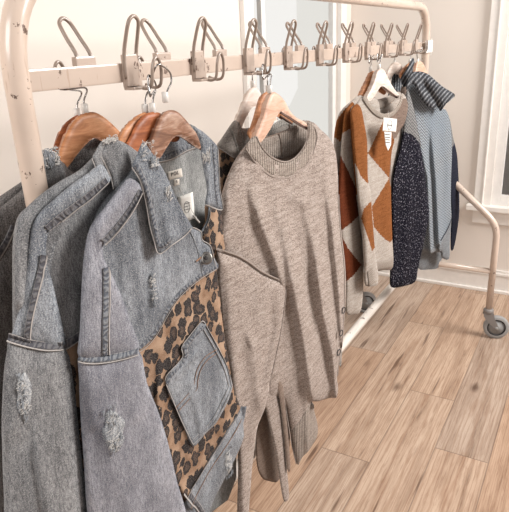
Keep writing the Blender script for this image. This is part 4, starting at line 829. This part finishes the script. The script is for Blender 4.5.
s1 = [(352, 102), (355, 108), (353, 122), (353, 143), (354.7, 160), (356.5, 187), (358, 205), (359.5, 218), (362, 235), (363.6, 255), (363.4, 285), (361, 310), (354, 314), (346, 312), (346, 283), (343, 262), (340.6, 230), (338, 205), (339, 182), (340.5, 155), (342.5, 131), (345, 112)]
z1 = [([(340, 100), (356, 100), (354, 128), (349, 130), (342, 134)], M['orange']), ([(341, 156), (347, 168), (356, 188), (360, 214), (352, 222), (341.5, 230), (334, 230), (336, 156)], M['rust']), ([(340, 232), (348, 247), (361.5, 264), (354, 274), (346, 281), (338, 281)], M['rust'])]
so, shK1 = cloth(K, 'sleeve', s1, M['cream'], off=.034, T=.02, R=.03, Tb=.015, zones=z1, nz=(.004, 16, 4, 123), sp=.006)
hanger('orange wooden coat hanger behind the pale argyle hanger', K, [(372, 71), (376, 73), (380, 80), (386, 90), (384, 95), (378, 90), (374, 88), (369, 96), (364, 100), (360, 97), (364, 87), (368.5, 78)], M['wood'], off=0, th=.016, hook=[(372, 69), (373, 62), (375, 55)], hook_end=loop_end(Y0+5*SP+.12))
bpy.data.objects

# ================================================================== hooded knits at the far end
GH = 'hooded jumpers at the far end'
U = Garment('hooded_jumper', 'blue grey hooded jumper with speckled navy sleeves and a ribbed hood', 'jumper', (420, 58), .085, 16, GH, .6)
bodyU = [(407, 90), (412, 84), (420, 86), (430, 96), (441, 108), (446, 110), (450, 122), (452, 150), (451, 180), (451, 205), (451.5, 218), (450, 240), (449, 259), (441, 257), (440, 252), (424, 251.5), (420, 240), (412, 200), (408, 150), (404, 130), (404, 104)]
_, shU = cloth(U, 'knit_body', bodyU, M['blue'], T=.04, R=.06, Tb=.02, folds=[([(412, 105), (420, 145), (427, 178), (430, 250)], .03, .03, 's'), ([(430, 120), (435, 180), (438, 240)], .035, .035, 's'), ([(444, 130), (449, 190)], .02, .006)], nz=(.006, 16, 4, 131), sp=.009,
             zones=[([(402, 88), (408, 88), (414, 108), (421, 146), (416, 160), (400, 140)], M['slate']), ([(441, 238), (452, 219), (454, 262), (440, 258)], M['hem_rib'])])
strip(U, 'hem_rib', [(423, 248.5), (432, 248.8), (440, 249)], .03, M['hem_rib'], shU, .004); strip(U, 'side_seam', [(440, 238), (446, 230), (451.5, 218)], .008, M['navy_plain'], shU, .004)
su = [(407, 90), (411, 98), (414, 110), (417, 128), (419.5, 143), (424, 165), (428, 200), (429, 218), (424, 241), (418, 269), (415, 282), (403, 286), (391, 287), (390, 272), (392, 235), (391, 200), (392, 185), (394, 170), (400, 146), (403, 130), (404.5, 105)]
so, shU1 = cloth(U, 'sleeve', su, M['navy'], off=.05, T=.03, R=.045, Tb=.02, zones=[([(400, 84), (412, 86), (416, 112), (420.5, 144), (413, 135), (402, 131)], M['slate'])], nz=(.006, 14, 4, 133), sp=.007, folds=[([(410, 150), (408, 220), (403, 280)], .03, .010)], label='speckled navy sleeve')
sr = [(441, 110), (446, 112), (450, 120), (453, 137), (457, 154), (458.5, 177), (459.5, 209), (457, 232), (453.5, 249), (450.5, 247), (451, 218), (450, 195), (447, 168), (444, 145), (441, 121)]
cloth(U, 'sleeve', sr, M['navy_plain'], off=-.02, T=.02, R=.03, Tb=.015, zones=[([(438, 104), (450, 106), (456, 138), (452, 148), (445.5, 158), (440, 130)], M['slate'])], nz=(.010, 12, 4, 135), sp=.009, label='far sleeve in dark navy')
hood = [(411.5, 73), (416, 71.5), (421, 71.5), (427, 73.5), (432, 77.5), (438, 83), (443, 87), (450, 91), (455, 95), (452, 99), (446, 104), (441, 111), (438, 107), (433, 109), (426, 105), (420, 97), (416, 88), (412, 84), (407, 90), (406, 85), (409, 78)]
ho, shH = cloth(U, 'hood', hood, M['hood_rib'], off=.06, T=.03, R=.03, Tb=.02, uvrot=62, folds=[([(414, 78), (424, 85), (433, 98), (440, 108)], .012, -.02), ([(425, 74), (440, 90), (446, 102)], .02, .010)], nz=(.004, 30, 30, 6), sp=.006, label='charcoal ribbed hood')
hanger('orange wooden coat hanger above the ribbed hood', U, [(416, 76), (416, 66), (418, 61.5), (422, 62), (425, 67), (428, 77), (424, 80)], M['wood_light'], off=.03, th=.016, hook=[(419, 61), (418.5, 55), (419, 50)], hook_end=[(.06, Y0+9*SP+.02, ZB-.02), (.062, Y0+9*SP+.025, ZB), (.06, Y0+9*SP+.04, ZB-.004)])
V_ = Garment('hooded_jumper', 'hooded jumper behind the blue one, only dark hood and light hem showing', 'jumper', (411, 60), .03, 16, GH, .6)
_, shV2 = cloth(V_, 'knit_body', [(404, 90), (410, 86), (420, 90), (436, 108), (445, 118), (449, 180), (449, 240), (440, 262), (438, 268), (428, 269.5), (418, 268), (416, 250), (404, 180), (402, 120), (401, 96)], M['hem_rib'], T=.025, R=.04, Tb=.015, nz=(.006, 16, 4, 141), sp=.011)
cloth(V_, 'hood', [(413, 57.5), (415, 64), (414.5, 71), (411, 77), (408.5, 85), (403.6, 86.5), (400.4, 80), (403, 74), (406.7, 69), (410, 62)], M['hood_rib'], off=.03, T=.015, R=.02, Tb=.01, uvrot=50, nz=(.006, 40, 40, 3), sp=.006, label='dark knit hood')
cloth(V_, 'collar_edge', [(400, 92), (404, 85), (407, 88), (405, 100), (404, 116), (400, 118)], M['brown'], off=.01, T=.01, R=.02, Tb=.005, nz=None, sp=.008)
hanger('small orange coat hanger beside the dark knit hood', V_, [(401, 78), (402, 72), (406, 66), (411, 62), (414, 64), (412, 72), (405, 80)], M['wood'], off=.0, th=.014, hook=[(411, 61), (412, 56), (413, 51)], hook_end=[(.06, Y0+8*SP+.13, ZB-.02), (.062, Y0+8*SP+.14, ZB), (.06, Y0+8*SP+.15, ZB-.004)])
X_ = Garment('knit_jumper', 'dark charcoal ribbed knit hanging on the white hanger between argyle and hooded jumpers', 'jumper', (396, 60), -.03, 16, GH, .7)
cloth(X_, 'knit_body', [(392, 76), (396, 73), (400, 75), (402, 82), (402, 100), (402, 200), (392, 200), (388, 120), (388, 95), (391, 84)], M['hood_rib'], T=.015, R=.02, Tb=.01, nz=(.005, 30, 20, 9), sp=.009)
hanger('white coat hanger left of the dark knit hood', X_, [(387, 76), (388, 71), (391, 65), (395, 62), (400, 63.5), (404, 69), (406, 76), (401, 77), (395, 73), (391, 79), (387, 82)], M['wood_pale'], off=.012, th=.012, hook=[(395.5, 62), (396, 57), (399, 52)], hook_end=[(-.055, Y0+8*SP+.03, ZB-.02), (-.06, Y0+8*SP+.045, ZB), (-.06, Y0+8*SP+.06, ZB-.004)])
